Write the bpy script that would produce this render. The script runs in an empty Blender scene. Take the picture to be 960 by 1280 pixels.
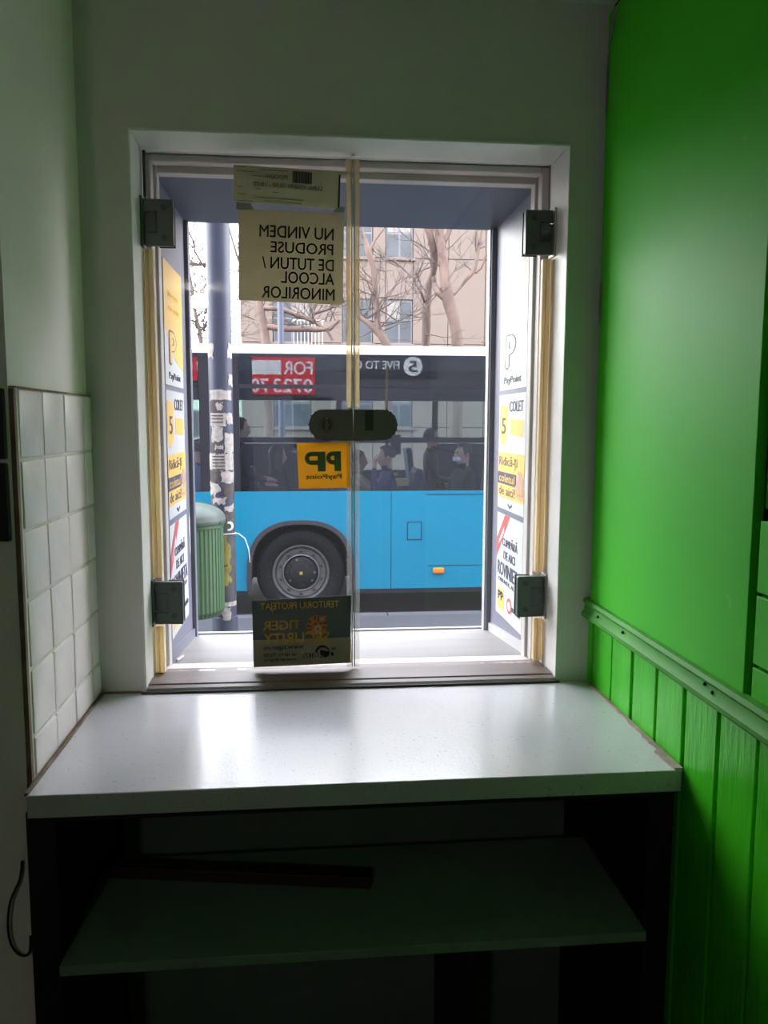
import bpy, bmesh, math, random
from mathutils import Vector, Matrix
import numpy as np

random.seed(7)
S = bpy.context.scene
C = S.collection
PI = math.pi

# ------------------------------------------------------------------ camera
F, YAW, PITCH, ROLL = 993.49, -0.095196, 0.111467, -0.003149
CAM = Vector((0.0, -1.45, 1.5))
def _basis():
    cy, sy, cp, sp = math.cos(YAW), math.sin(YAW), math.cos(PITCH), math.sin(PITCH)
    f = Vector((-sy * cp, cy * cp, -sp)); r = Vector((cy, sy, 0)); d = f.cross(r)
    c, s = math.cos(ROLL), math.sin(ROLL)
    return c * r + s * d, -s * r + c * d, f
RGT, DWN, FWD = _basis()
cd = bpy.data.cameras.new('camera'); cam = bpy.data.objects.new('camera', cd); C.objects.link(cam)
cd.sensor_fit = 'VERTICAL'; cd.sensor_height = 36.0; cd.lens = F / 1280 * 36.0
cd.clip_start = 0.02; cd.clip_end = 400
cam.matrix_world = Matrix(((RGT.x, -DWN.x, -FWD.x, CAM.x), (RGT.y, -DWN.y, -FWD.y, CAM.y),
                           (RGT.z, -DWN.z, -FWD.z, CAM.z), (0, 0, 0, 1)))
S.camera = cam
def at(x, y, Y):                       # where the sight line of a photo pixel meets the plane at depth Y
    d = RGT * (x - 480) + DWN * (y - 640) + FWD * F
    return CAM + d * ((Y - CAM.y) / d.y)

# ------------------------------------------------------------------ light and exposure
S.view_settings.view_transform = 'Standard'
S.view_settings.look = 'None'
S.view_settings.gamma = 1.0
S.view_settings.use_curve_mapping = False
S.view_settings.exposure = 2.55
FILL_LAMP = 12.5                               # strength of an added globe lamp that brightens the dark interior
S.cycles.transparent_max_bounces = 24
S.cycles.max_bounces = 12
S.cycles.diffuse_bounces = 7
W = bpy.data.worlds.new('sky'); S.world = W; W.use_nodes = True
wn, wl = W.node_tree.nodes, W.node_tree.links
tc = wn.new('ShaderNodeTexCoord'); sep = wn.new('ShaderNodeSeparateXYZ'); rp = wn.new('ShaderNodeValToRGB')
rp.color_ramp.elements[0].position = 0.0; rp.color_ramp.elements[0].color = (1.0, 0.985, 0.97, 1)
rp.color_ramp.elements[1].position = 0.9; rp.color_ramp.elements[1].color = (0.80, 0.87, 1.0, 1)
wl.new(tc.outputs['Generated'], sep.inputs[0]); wl.new(sep.outputs['Z'], rp.inputs[0])
wl.new(rp.outputs[0], wn['Background'].inputs[0]); wn['Background'].inputs[1].default_value = 2.4
sl = bpy.data.lights.new('sun', 'SUN'); sun = bpy.data.objects.new('sun', sl); C.objects.link(sun)
sl.energy = 1.6; sl.angle = math.radians(0.6); sl.color = (1.0, 0.94, 0.86)
sun.rotation_euler = Vector((-0.62, -0.55, 0.60)).to_track_quat('Z', 'Y').to_euler()
sun.location = (-6, -6, 14)

# ------------------------------------------------------------------ materials
def lin(c):
    return tuple((v / 12.92 if v <= 0.04045 else ((v + 0.055) / 1.055) ** 2.4) for v in c)
def rgb(r, g, b): return lin((r / 255, g / 255, b / 255))
def mat(name, col, rough=0.6, metal=0.0, var=0.12, scale=6.0, bump=0.0, bscale=40.0, spec=0.5, coat=0.0, stretch=(1, 1, 1), speck=None, trans=0.0):
    m = bpy.data.materials.new(name); m.use_nodes = True
    n, l = m.node_tree.nodes, m.node_tree.links
    b = n['Principled BSDF']
    b.inputs['Roughness'].default_value = rough; b.inputs['Metallic'].default_value = metal
    b.inputs['Specular IOR Level'].default_value = spec; b.inputs['Coat Weight'].default_value = coat
    b.inputs['Coat Roughness'].default_value = 0.12
    t = n.new('ShaderNodeTexCoord'); mp = n.new('ShaderNodeMapping'); mp.inputs['Scale'].default_value = stretch
    l.new(t.outputs['Object'], mp.inputs[0])
    nz = n.new('ShaderNodeTexNoise'); nz.inputs['Scale'].default_value = scale; nz.inputs['Detail'].default_value = 5
    l.new(mp.outputs[0], nz.inputs['Vector'])
    r = n.new('ShaderNodeValToRGB')
    r.color_ramp.elements[0].position = 0.3; r.color_ramp.elements[1].position = 0.72
    r.color_ramp.elements[0].color = (*[max(0, c * (1 - var)) for c in col], 1)
    r.color_ramp.elements[1].color = (*[min(1, c * (1 + var * 0.7)) for c in col], 1)
    l.new(nz.outputs['Fac'], r.inputs[0])
    out = r.outputs[0]
    if speck:
        scol, ssc, th = speck
        vz = n.new('ShaderNodeTexNoise'); vz.inputs['Scale'].default_value = ssc; vz.inputs['Detail'].default_value = 2
        l.new(mp.outputs[0], vz.inputs['Vector'])
        sr = n.new('ShaderNodeValToRGB'); sr.color_ramp.elements[0].position = th; sr.color_ramp.elements[1].position = th + 0.05
        l.new(vz.outputs['Fac'], sr.inputs[0])
        mx = n.new('ShaderNodeMix'); mx.data_type = 'RGBA'
        l.new(sr.outputs[0], mx.inputs[0]); l.new(out, mx.inputs[6]); mx.inputs[7].default_value = (*scol, 1)
        out = mx.outputs[2]
    l.new(out, b.inputs['Base Color'])
    if bump:
        bz = n.new('ShaderNodeTexNoise'); bz.inputs['Scale'].default_value = bscale; bz.inputs['Detail'].default_value = 4
        l.new(mp.outputs[0], bz.inputs['Vector'])
        bp = n.new('ShaderNodeBump'); bp.inputs['Strength'].default_value = bump; bp.inputs['Distance'].default_value = 0.01
        l.new(bz.outputs['Fac'], bp.inputs['Height']); l.new(bp.outputs[0], b.inputs['Normal'])
    if trans:                          # thin paper or film: light comes through from behind
        tr = n.new('ShaderNodeBsdfTranslucent'); l.new(out, tr.inputs['Color'])
        ms = n.new('ShaderNodeMixShader'); ms.inputs[0].default_value = trans
        l.new(b.outputs[0], ms.inputs[1]); l.new(tr.outputs[0], ms.inputs[2])
        l.new(ms.outputs[0], n['Material Output'].inputs['Surface'])
    return m
def glass(name, tint, f0=0.04, rough=0.0, haze=0.0, hazecol=(0.8, 0.8, 0.8)):
    m = bpy.data.materials.new(name); m.use_nodes = True
    n, l = m.node_tree.nodes, m.node_tree.links
    n.remove(n['Principled BSDF'])
    tr = n.new('ShaderNodeBsdfTransparent'); tr.inputs[0].default_value = (*tint, 1)
    gl = n.new('ShaderNodeBsdfGlossy'); gl.inputs['Roughness'].default_value = rough
    lw = n.new('ShaderNodeLayerWeight'); lw.inputs[0].default_value = 0.5
    pw = n.new('ShaderNodeMath'); pw.operation = 'POWER'; pw.inputs[1].default_value = 5; l.new(lw.outputs['Facing'], pw.inputs[0])
    ma = n.new('ShaderNodeMath'); ma.operation = 'MULTIPLY_ADD'; ma.inputs[1].default_value = 1 - f0; ma.inputs[2].default_value = f0
    l.new(pw.outputs[0], ma.inputs[0])
    base = tr.outputs[0]
    if haze:                           # dust and haze on the sheet; on bus glass, reflected light put into colour
        df = n.new('ShaderNodeBsdfDiffuse'); df.inputs[0].default_value = (*hazecol, 1)
        tl = n.new('ShaderNodeBsdfTranslucent'); tl.inputs[0].default_value = (*hazecol, 1)
        a = n.new('ShaderNodeMixShader'); a.inputs[0].default_value = 0.5
        l.new(df.outputs[0], a.inputs[1]); l.new(tl.outputs[0], a.inputs[2])
        h = n.new('ShaderNodeMixShader'); h.inputs[0].default_value = haze
        l.new(base, h.inputs[1]); l.new(a.outputs[0], h.inputs[2]); base = h.outputs[0]
    ms = n.new('ShaderNodeMixShader')
    l.new(ma.outputs[0], ms.inputs[0]); l.new(base, ms.inputs[1]); l.new(gl.outputs[0], ms.inputs[2])
    l.new(ms.outputs[0], n['Material Output'].inputs['Surface'])
    return m

M = {}
M['wall'] = mat('wall_paint', rgb(216, 208, 205), 0.65, var=0.06, scale=2.5, bump=0.08, bscale=30)
M['plaster'] = mat('wall_paint_brightened', rgb(250, 242, 234), 0.6, var=0.05, scale=2.5, bump=0.08, bscale=30)  # wall paint made whiter, putting stronger window light into the left wall
M['ceiling'] = mat('ceiling_paint', rgb(215, 215, 210), 0.8, var=0.05)
M['white'] = mat('white_gloss_paint', rgb(226, 224, 220), 0.4, var=0.08, scale=9, bump=0.1, bscale=25)
M['oldwhite'] = mat('old_white_frame', rgb(196, 188, 184), 0.45, var=0.14, scale=8, bump=0.1)
M['redstain'] = mat('stained_frame', rgb(168, 128, 130), 0.55, var=0.3, scale=14, stretch=(1, 1, 0.25))
M['tile'] = mat('painted_tile', rgb(250, 238, 238), 0.3, var=0.05, scale=12, bump=0.12, bscale=22, speck=(rgb(120, 112, 98), 55, 0.76))
M['grout'] = mat('dirty_grout', rgb(214, 210, 198), 0.8, var=0.2, scale=14)
M['browngrout'] = mat('brown_grime', rgb(126, 104, 86), 0.8, var=0.4, scale=30)
M['blacktile'] = mat('black_tile', rgb(22, 22, 22), 0.5)
M['green'] = mat('green_paint', rgb(68, 198, 30), 0.5, spec=0.2, var=0.07, scale=2.2, bump=0.04, bscale=9, speck=(rgb(120, 200, 100), 17, 0.74))
M['greenboard'] = mat('green_board_paint', rgb(68, 198, 30), 0.42, spec=0.2, var=0.14, scale=7, bump=0.22, bscale=30, stretch=(1, 3, 0.3), speck=(rgb(20, 70, 16), 40, 0.78))
M['greenrail'] = mat('green_rail_paint', rgb(74, 160, 52), 0.55, spec=0.2, var=0.15, scale=7, bump=0.06)
M['gap'] = mat('dark_green_gap', rgb(14, 52, 14), 0.8)
M['counter'] = mat('speckled_counter', rgb(204, 200, 207), 0.22, var=0.05, scale=4, bump=0.05, bscale=240, speck=(rgb(172, 168, 172), 150, 0.66), coat=0.25)
M['caulk'] = mat('peeling_caulk', rgb(176, 150, 140), 0.7, var=0.35, scale=40)
M['blackboard'] = mat('black_chipboard', rgb(20, 20, 22), 0.6)
M['shelf'] = mat('shelf_board', rgb(122, 142, 124), 0.45, var=0.06)
M['shadeback'] = mat('shade_back_board', rgb(104, 118, 108), 0.6)  # toned dark to stand in for shade
M['baton'] = mat('dark_wood', rgb(52, 36, 30), 0.6, var=0.3, stretch=(0.2, 3, 3))
M['floor'] = mat('floor_tiles', rgb(80, 74, 68), 0.5)
M['darkwall'] = mat('dim_room_wall', rgb(120, 124, 116), 0.7)
M['hinge'] = mat('black_hinge', rgb(90, 96, 93), 0.34, var=0.08, scale=20)
M['hinge2'] = mat('black_hinge_recess', rgb(40, 42, 42), 0.42)
M['screw'] = mat('screw_metal', rgb(40, 42, 42), 0.3, 0.8)
M['steel'] = mat('scuffed_steel', rgb(190, 184, 172), 0.3, 0.9)
M['lock'] = mat('lock_body', rgb(112, 104, 98), 0.3, 0.2)
M['brass'] = mat('dark_brass', rgb(92, 76, 62), 0.3, 0.8)
M['seal'] = mat('yellowed_seal', rgb(250, 230, 194), 0.35, var=0.16, scale=18, stretch=(1, 1, 0.2), trans=0.45)
M['sealclear'] = glass('clear_seal', (0.88, 0.87, 0.84), 0.05, haze=0.10)
M['sealyellow'] = glass('amber_seal', (0.95, 0.86, 0.70), 0.05, haze=0.40, hazecol=(0.92, 0.80, 0.60))
M['threshold'] = mat('worn_brown_threshold', rgb(108, 92, 88), 0.45, var=0.25, scale=16, stretch=(0.15, 2, 2))
M['thresholdshade'] = mat('threshold_shadow_paint', rgb(70, 58, 56), 0.5)  # shadow colour for the strip along the threshold
M['metalgrey'] = mat('grey_painted_metal', rgb(104, 102, 118), 0.45, 0.0, var=0.1, scale=4)
M['metaldark'] = mat('dark_grey_metal', rgb(93, 94, 108), 0.45, 0.0, var=0.12, scale=5)
M['sill'] = mat('weathered_sill', rgb(118, 112, 110), 0.55, var=0.16, scale=5, bump=0.1, stretch=(0.4, 3, 1))
M['alu'] = mat('aluminium_edge', rgb(179, 177, 176), 0.35, 0.3)
M['pane'] = glass('door_glass', (0.95, 0.955, 0.955), 0.035, haze=0.012)
M['kraft'] = mat('backlit_paper', rgb(205, 196, 172), 0.8, var=0.05, scale=12, trans=0.65)
M['slip'] = mat('backlit_slip', rgb(205, 200, 176), 0.8, var=0.05, trans=0.55)
M['ink'] = mat('dark_ink', rgb(52, 46, 40), 0.8)
M['faintink'] = mat('faint_ink', rgb(120, 112, 94), 0.8)
M['tape'] = mat('clear_tape', rgb(171, 169, 171), 0.3, trans=0.5, var=0.2, scale=30)
M['ppyellow'] = mat('yellow_film', rgb(226, 184, 70), 0.5, var=0.06, trans=0.5)
M['ppgreen'] = mat('green_film', rgb(72, 104, 58), 0.6)
M['tigerdark'] = mat('dark_film', rgb(84, 90, 85), 0.6, var=0.15, trans=0.4)
M['tigerbeige'] = mat('beige_film', rgb(250, 232, 206), 0.6, var=0.08, trans=0.75)
M['gold'] = mat('gold_film', rgb(255, 222, 112), 0.6, trans=0.8)
M['orange'] = mat('orange_film', rgb(255, 160, 90), 0.6, trans=0.7)
M['black'] = mat('black_print', rgb(26, 24, 24), 0.7)
M['paper'] = mat('white_sticker', rgb(190, 190, 192), 0.45, var=0.03)
M['yellowprint'] = mat('yellow_print', rgb(222, 178, 84), 0.45, var=0.04)
M['navy'] = mat('navy_print', rgb(52, 46, 74), 0.5)
M['redprint'] = mat('red_print', rgb(179, 61, 55), 0.5)
M['skinprint'] = mat('skin_print', rgb(185, 139, 109), 0.5)
M['facade'] = mat('facade_render', rgb(82, 80, 88), 0.8, var=0.08)
M['asphalt'] = mat('asphalt', rgb(76, 76, 81), 0.85, var=0.14, scale=8, bump=0.3, bscale=60)
M['pavement'] = mat('pavement_concrete', rgb(50, 50, 56), 0.85, var=0.14, scale=5, bump=0.2)
M['kerb'] = mat('kerb_stone', rgb(66, 66, 70), 0.8, var=0.15)
M['busblue'] = mat('bus_blue', rgb(4, 124, 158), 0.28, var=0.03, scale=1.5, coat=0.3)
M['bluegap'] = mat('panel_gap_blue', rgb(6, 54, 76), 0.6)
M['buswhite'] = mat('bus_white', rgb(236, 234, 234), 0.3, var=0.03)
M['busdark'] = mat('bus_dark_trim', rgb(34, 34, 42), 0.4)
M['businside'] = mat('bus_interior_panel', rgb(96, 100, 112), 0.6)
M['busseat'] = mat('bus_seat_blue', rgb(40, 50, 84), 0.7)
M['busglass'] = glass('bus_glass', (0.68, 0.72, 0.79), 0.08, haze=0.003, hazecol=(0.5, 0.5, 0.75))  # bluish haze imitates sky and facade reflected in the panes
M['busglassfar'] = glass('bus_glass_far', (0.90, 0.99, 0.93), 0.04)
M['rubber'] = mat('tyre_rubber', rgb(14, 15, 19), 0.75, spec=0.15, var=0.15, scale=10)
M['archrubber'] = mat('arch_liner', rgb(16, 17, 20), 0.7)
M['archedge'] = mat('arch_edge', rgb(54, 50, 58), 0.5)
M['rim'] = mat('rim_steel', rgb(98, 95, 97), 0.38, 0.4, var=0.15, scale=14)
M['hub'] = mat('hub_dark', rgb(26, 26, 31), 0.5, 0.3, var=0.25, scale=30)
M['amber'] = mat('amber_lens', rgb(236, 128, 40), 0.25)
M['polemetal'] = mat('pole_metal', rgb(52, 55, 74), 0.5, 0.1, var=0.12, scale=5)
M['polelow'] = mat('pole_grime', rgb(63, 61, 66), 0.6, 0.1, var=0.35, scale=9)
M['graffiti'] = mat('yellow_spray', rgb(124, 114, 45), 0.6, var=0.5, scale=9)
M['poster'] = mat('torn_poster', rgb(158, 150, 144), 0.8, var=0.25, scale=30)
M['posterdark'] = mat('torn_poster_dark', rgb(70, 62, 60), 0.8, var=0.5, scale=30)
M['binbody'] = mat('bin_green', rgb(62, 92, 58), 0.5, var=0.12, scale=6)
M['bingroove'] = mat('bin_groove', rgb(40, 66, 42), 0.6)
M['binlid'] = mat('bin_lid_grey', rgb(60, 68, 61), 0.6, var=0.25, scale=12, bump=0.2)
M['bark'] = mat('pale_bark', rgb(84, 66, 60), 0.85, var=0.35, scale=5, bump=0.3, stretch=(1, 1, 0.4))
M['twig'] = mat('twig_bark', rgb(58, 46, 42), 0.85, var=0.2)
M['panelbeige'] = mat('beige_panel', rgb(80, 69, 64), 0.85, var=0.05, scale=0.8)
M['panelback'] = mat('panel_joint', rgb(54, 48, 45), 0.9)
M['winframe'] = mat('far_window_frame', rgb(74, 72, 80), 0.5)
M['winglass'] = mat('far_window_glass', rgb(48, 52, 58), 0.35, spec=0.3, var=0.3, scale=1.2)
M['curtain'] = mat('far_curtain', rgb(92, 88, 86), 0.8, var=0.2, stretch=(6, 1, 0.4))
M['railing'] = mat('balcony_railing', rgb(124, 120, 120), 0.5)
M['lowbuild'] = mat('far_pale_render', rgb(150, 166, 150), 0.85, var=0.1)
M['signred'] = mat('sign_red', rgb(240, 36, 50), 0.5)
M['signwhite'] = mat('sign_white', rgb(250, 250, 250), 0.5)
M['signdark'] = mat('sign_dark', rgb(40, 38, 46), 0.5)
M['skin'] = mat('skin_tone', rgb(206, 158, 134), 0.55, var=0.06)
M['hairdark'] = mat('dark_hair', rgb(34, 28, 28), 0.6)
M['hairbrown'] = mat('brown_hair', rgb(72, 54, 46), 0.6)
M['coatdark'] = mat('dark_coat', rgb(30, 30, 36), 0.8, var=0.2, scale=20)
M['coatnavy'] = mat('navy_coat', rgb(38, 54, 92), 0.8, var=0.25, scale=20)
M['coatbeige'] = mat('beige_coat', rgb(176, 162, 140), 0.8, var=0.15, scale=20)
M['coatblue'] = mat('blue_grey_coat', rgb(96, 112, 134), 0.8, var=0.15, scale=20)
M['yellowbar'] = mat('yellow_handrail', rgb(226, 190, 70), 0.4)
M['wire'] = mat('black_wire', rgb(18, 18, 18), 0.5)
M['whitewire'] = mat('white_wire', rgb(216, 220, 224), 0.5)

# ------------------------------------------------------------------ mesh helpers
class MB:
    def __init__(s): s.bm = bmesh.new()
    def box(s, x0, x1, y0, y1, z0, z1, bev=0.0):
        g = bmesh.ops.create_cube(s.bm, size=1.0)
        vs = g['verts']
        for v in vs:
            v.co = Vector(((x0 + x1) / 2 + v.co.x * (x1 - x0), (y0 + y1) / 2 + v.co.y * (y1 - y0), (z0 + z1) / 2 + v.co.z * (z1 - z0)))
        if bev:
            es = list({e for v in vs for e in v.link_edges})
            bmesh.ops.bevel(s.bm, geom=es, offset=bev, segments=2, affect='EDGES', profile=0.5)
        return s
    def prism(s, pts, a, b, plane='XZ', bev=0.0):
        """closed outline pts in a plane, extruded from a to b along the normal"""
        def P(u, v, w):
            return {'XZ': (u, w, v), 'YZ': (w, u, v), 'XY': (u, v, w)}[plane]
        lo = [s.bm.verts.new(P(u, v, a)) for u, v in pts]; hi = [s.bm.verts.new(P(u, v, b)) for u, v in pts]
        n = len(pts)
        f1 = s.bm.faces.new(lo); f2 = s.bm.faces.new(hi)
        for i in range(n):
            s.bm.faces.new((lo[i], lo[(i + 1) % n], hi[(i + 1) % n], hi[i]))
        if n > 4:
            f1.normal_update(); f2.normal_update(); bmesh.ops.triangulate(s.bm, faces=[f1, f2])
        return s
    def tube(s, pts, radii, seg=8, cap=True):
        pts = [Vector(p) for p in pts]
        if not hasattr(radii, '__len__'): radii = [radii] * len(pts)
        rings = []; up = Vector((0.13, 0.31, 0.94))
        for i, p in enumerate(pts):
            t = (pts[min(i + 1, len(pts) - 1)] - pts[max(i - 1, 0)]).normalized()
            a = t.cross(up)
            if a.length < 0.1: a = t.cross(Vector((1, 0, 0)))
            a.normalize(); b = t.cross(a).normalized()
            rings.append([s.bm.verts.new(p + (a * math.cos(2 * PI * k / seg) + b * math.sin(2 * PI * k / seg)) * radii[i]) for k in range(seg)])
        for r0, r1 in zip(rings, rings[1:]):
            for k in range(seg):
                s.bm.faces.new((r0[k], r0[(k + 1) % seg], r1[(k + 1) % seg], r1[k]))
        if cap:
            s.bm.faces.new(rings[0][::-1]); s.bm.faces.new(rings[-1])
        return s
    def lathe(s, prof, c=(0, 0, 0), axis='Z', seg=32, a0=0.0, a1=2 * PI, r_jit=None):
        full = abs(a1 - a0 - 2 * PI) < 1e-6
        n = seg if full else seg + 1
        rings = []
        for r, h in prof:
            ring = []
            for k in range(n):
                a = a0 + (a1 - a0) * k / seg
                rr = r * (r_jit(a, h) if r_jit else 1)
                u, v = rr * math.cos(a), rr * math.sin(a)
                p = {'Z': (u, v, h), 'Y': (u, h, v), 'X': (h, u, v)}[axis]
                ring.append(s.bm.verts.new((c[0] + p[0], c[1] + p[1], c[2] + p[2])))
            rings.append(ring)
        for r0, r1 in zip(rings, rings[1:]):
            for k in range(seg):
                s.bm.faces.new((r0[k], r0[(k + 1) % n], r1[(k + 1) % n], r1[k]))
        return s
    def ring_cap(s): pass
    def build(s, name, m, parent=None, smooth=False, loc=None, origin=None):
        bmesh.ops.remove_doubles(s.bm, verts=s.bm.verts, dist=1e-6)
        bmesh.ops.recalc_face_normals(s.bm, faces=s.bm.faces)
        me = bpy.data.meshes.new(name); s.bm.to_mesh(me); s.bm.free()
        return obj(name, me, m, parent, smooth, loc)
def obj(name, me, m, parent=None, smooth=False, loc=None):
    if m is not None and not me.materials: me.materials.append(m)
    if smooth:
        for p in me.polygons: p.use_smooth = True
        try: me.set_sharp_from_angle(angle=math.radians(38))
        except Exception: pass
    o = bpy.data.objects.new(name, me); C.objects.link(o)
    if loc is not None: o.location = loc
    if parent is not None:
        o.parent = parent
        if loc is None: o.matrix_parent_inverse = Matrix.Translation(-parent_world(parent))
    return o
def parent_world(p):
    v = Vector(p.location)
    while p.parent is not None:
        v = v + p.matrix_parent_inverse.translation + Vector(p.parent.location); p = p.parent
    return v
def empty(name, label, cat, loc=(0, 0, 0), group=None):
    o = bpy.data.objects.new(name, None); C.objects.link(o); o.location = loc; o.empty_display_size = 0.05
    return tag(o, label, cat, group)
def tag(o, label, cat, group=None):
    o['label'] = label; o['category'] = cat
    if group: o['group'] = group
    return o
def st(o, label=None):
    o['kind'] = 'structure'
    if label: o['label'] = label
    return o
def root_structure(name, label, loc=(0, 0, 0)):
    o = bpy.data.objects.new(name, None); C.objects.link(o); o.location = loc; o.empty_display_size = 0.05
    return st(o, label)
def box(name, m, x0, x1, y0, y1, z0, z1, parent=None, bev=0.0, smooth=False):
    return MB().box(x0, x1, y0, y1, z0, z1, bev).build(name, m, parent, smooth)

_txt = {}
def text_mesh(s, bold=0.0):
    if (s, bold) in _txt: return _txt[(s, bold)]
    cu = bpy.data.curves.new('t', 'FONT'); cu.body = s; cu.resolution_u = 3
    o = bpy.data.objects.new('t', cu); C.objects.link(o)
    dg = bpy.context.evaluated_depsgraph_get(); dg.update()
    me = bpy.data.meshes.new_from_object(o.evaluated_get(dg), depsgraph=dg)
    vs = [tuple(v.co) for v in me.vertices]; fs = [tuple(p.vertices) for p in me.polygons]
    bpy.data.objects.remove(o); bpy.data.curves.remove(cu); bpy.data.meshes.remove(me)
    if bold:                           # heavier weight: the glyphs laid a little apart
        V2, F2 = [], []
        for k_, (dx, dy) in enumerate(((-bold, 0), (bold, 0), (0, bold * 0.6), (0, -bold * 0.6))):
            o_ = len(V2); V2 += [(x + dx, y_ + dy, 1.0 * k_) for x, y_, z_ in vs]; F2 += [tuple(i + o_ for i in f) for f in fs]
        vs, fs = V2, F2
    _txt[(s, bold)] = (vs, fs); return vs, fs
class Sheet:
    """a flat printed sheet: origin O, unit vectors U (right), V (up), N (towards the reader)"""
    def __init__(s, O, U, V, mirror=False):
        s.O, s.U, s.V = Vector(O), Vector(U).normalized(), Vector(V).normalized(); s.N = s.U.cross(s.V); s.mirror = mirror
    def w(s, u, v, n): return s.O + s.U * u + s.V * v + s.N * n
    def poly(s, name, pts, m, parent, n0=-0.0006, n1=0.0006):
        bm = bmesh.new()
        lo = [bm.verts.new(s.w(u, v, n0)) for u, v in pts]; hi = [bm.verts.new(s.w(u, v, n1)) for u, v in pts]
        fs = [bm.faces.new(lo), bm.faces.new(hi)]
        k = len(pts)
        for i in range(k): bm.faces.new((lo[i], lo[(i + 1) % k], hi[(i + 1) % k], hi[i]))
        if k > 4:
            for f in fs: f.normal_update()
            bmesh.ops.triangulate(bm, faces=fs)
        bmesh.ops.recalc_face_normals(bm, faces=bm.faces)
        me = bpy.data.meshes.new(name); bm.to_mesh(me); bm.free()
        return obj(name, me, m, parent)
    def polys(s, name, many, m, parent, n0=0.0, n1=0.0012):
        bm = bmesh.new()
        for pts in many:
            lo = [bm.verts.new(s.w(u, v, n0)) for u, v in pts]; hi = [bm.verts.new(s.w(u, v, n1)) for u, v in pts]
            k = len(pts); fs = [bm.faces.new(lo), bm.faces.new(hi)]
            for i in range(k): bm.faces.new((lo[i], lo[(i + 1) % k], hi[(i + 1) % k], hi[i]))
            if k > 4:
                for f in fs: f.normal_update()
                bmesh.ops.triangulate(bm, faces=fs)
        bmesh.ops.recalc_face_normals(bm, faces=bm.faces)
        me = bpy.data.meshes.new(name); bm.to_mesh(me); bm.free()
        return obj(name, me, m, parent)
    def rect(s, name, u0, u1, v0, v1, m, parent, n0=-0.0006, n1=0.0006):
        return s.poly(name, [(u0, v0), (u1, v0), (u1, v1), (u0, v1)], m, parent, n0, n1)
    def text(s, body, u0, u1, v0, v1, m, parent, bold=0.0, n0=0.0, n1=0.0014, name='lettering', flip=None):
        vs, fs = text_mesh(body, bold)
        xs = [v[0] for v in vs]; ys = [v[1] for v in vs]
        ax, bx, ay, by = min(xs), max(xs), min(ys), max(ys)
        mir = s.mirror if flip is None else flip
        V2 = []
        for x, y, lay in vs:
            a = (x - ax) / (bx - ax); b = (y - ay) / (by - ay)
            if mir: a = 1 - a
            V2.append((u0 + a * (u1 - u0), v0 + b * (v1 - v0), round(lay) if bold else 0))
        bm = bmesh.new()
        hi = [bm.verts.new(s.w(u, v, n1 + (n1 - n0) * 0.06 * k)) for u, v, k in V2]
        for f in fs:
            try: bm.faces.new([hi[i] for i in f])
            except ValueError: pass
        ex = bmesh.ops.extrude_face_region(bm, geom=bm.faces[:])
        bmesh.ops.translate(bm, vec=s.N * (n0 - n1), verts=[g for g in ex['geom'] if isinstance(g, bmesh.types.BMVert)])
        bmesh.ops.recalc_face_normals(bm, faces=bm.faces)
        me = bpy.data.meshes.new(name); bm.to_mesh(me); bm.free()
        return obj(name, me, m, parent)
def disc(cu, cv, r, n=24, ry=None):
    return [(cu + r * math.cos(2 * PI * k / n), cv + (ry or r) * math.sin(2 * PI * k / n)) for k in range(n)]

# ------------------------------------------------------------------ the room
XL, XR, ZC, YN = -0.386, 0.533, 1.007, -0.37         # niche sides, counter top, near end of the left side wall
OX0, OX1, OZ0, OZ1 = -0.302, 0.474, ZC + 0.001, 1.998   # window opening in the wall
YO = 0.55                                            # outer face of the wall
CE = 2.235
def front_wall():
    m = MB()
    m.box(-4.2, OX0, 0, YO, -0.45, CE + 0.0)
    m.box(OX1, 4.2, 0, YO, -0.45, CE)
    m.box(OX0, OX1, 0, YO, -0.45, 0.90)
    m.box(OX0, OX1, 0, 0.116, 0.90, ZC - 0.001)
    m.box(OX0, OX1, 0, YO, OZ1, CE)
    return m.build('wall_front', M['wall'])
st(front_wall(), 'grey green plaster wall around the service window')
st(box('wall_upper', M['facade'], -14, 14, 0.0, YO, CE + 0.15, 9.4), 'upper storeys of the shop building facing the street')
st(box('wall_outer', M['facade'], -14, -4.2, 0.0, YO, -0.45, CE + 0.15), 'shop building front further along the street')
st(box('wall_outer.001', M['facade'], 4.2, 14, 0.0, YO, -0.45, CE + 0.15), 'shop building front beyond the green wall')
m = MB()  # dark facade skin added to dim the reflections in the bus windows
m.box(-4.2, OX0, YO + 0.0005, YO + 0.012, -0.45, CE + 0.15); m.box(OX1, 4.2, YO + 0.0005, YO + 0.012, -0.45, CE + 0.15)
m.box(OX0, OX1, YO + 0.0005, YO + 0.012, -0.45, 0.945); m.box(OX0, OX1, YO + 0.0005, YO + 0.012, OZ1, CE + 0.15)
st(m.build('wall_outer', M['facade']), 'grey facade skin added on the street side around the service window')
st(box('ceiling', M['ceiling'], -4.2, 4.2, -4.2, 0.0, CE, CE + 0.15), 'pale ceiling of the shop')
st(box('floor', M['floor'], -4.2, 4.2, -4.2, 0.0, -0.1, 0.0), 'dark shop floor')
st(box('wall_rear', M['darkwall'], -4.2, 4.2, -4.3, -4.2, 0, CE), 'wall behind the viewer')
st(box('wall_side', M['darkwall'], -4.3, -4.2, -4.2, 0, 0, CE), 'far left wall of the shop')

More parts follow.
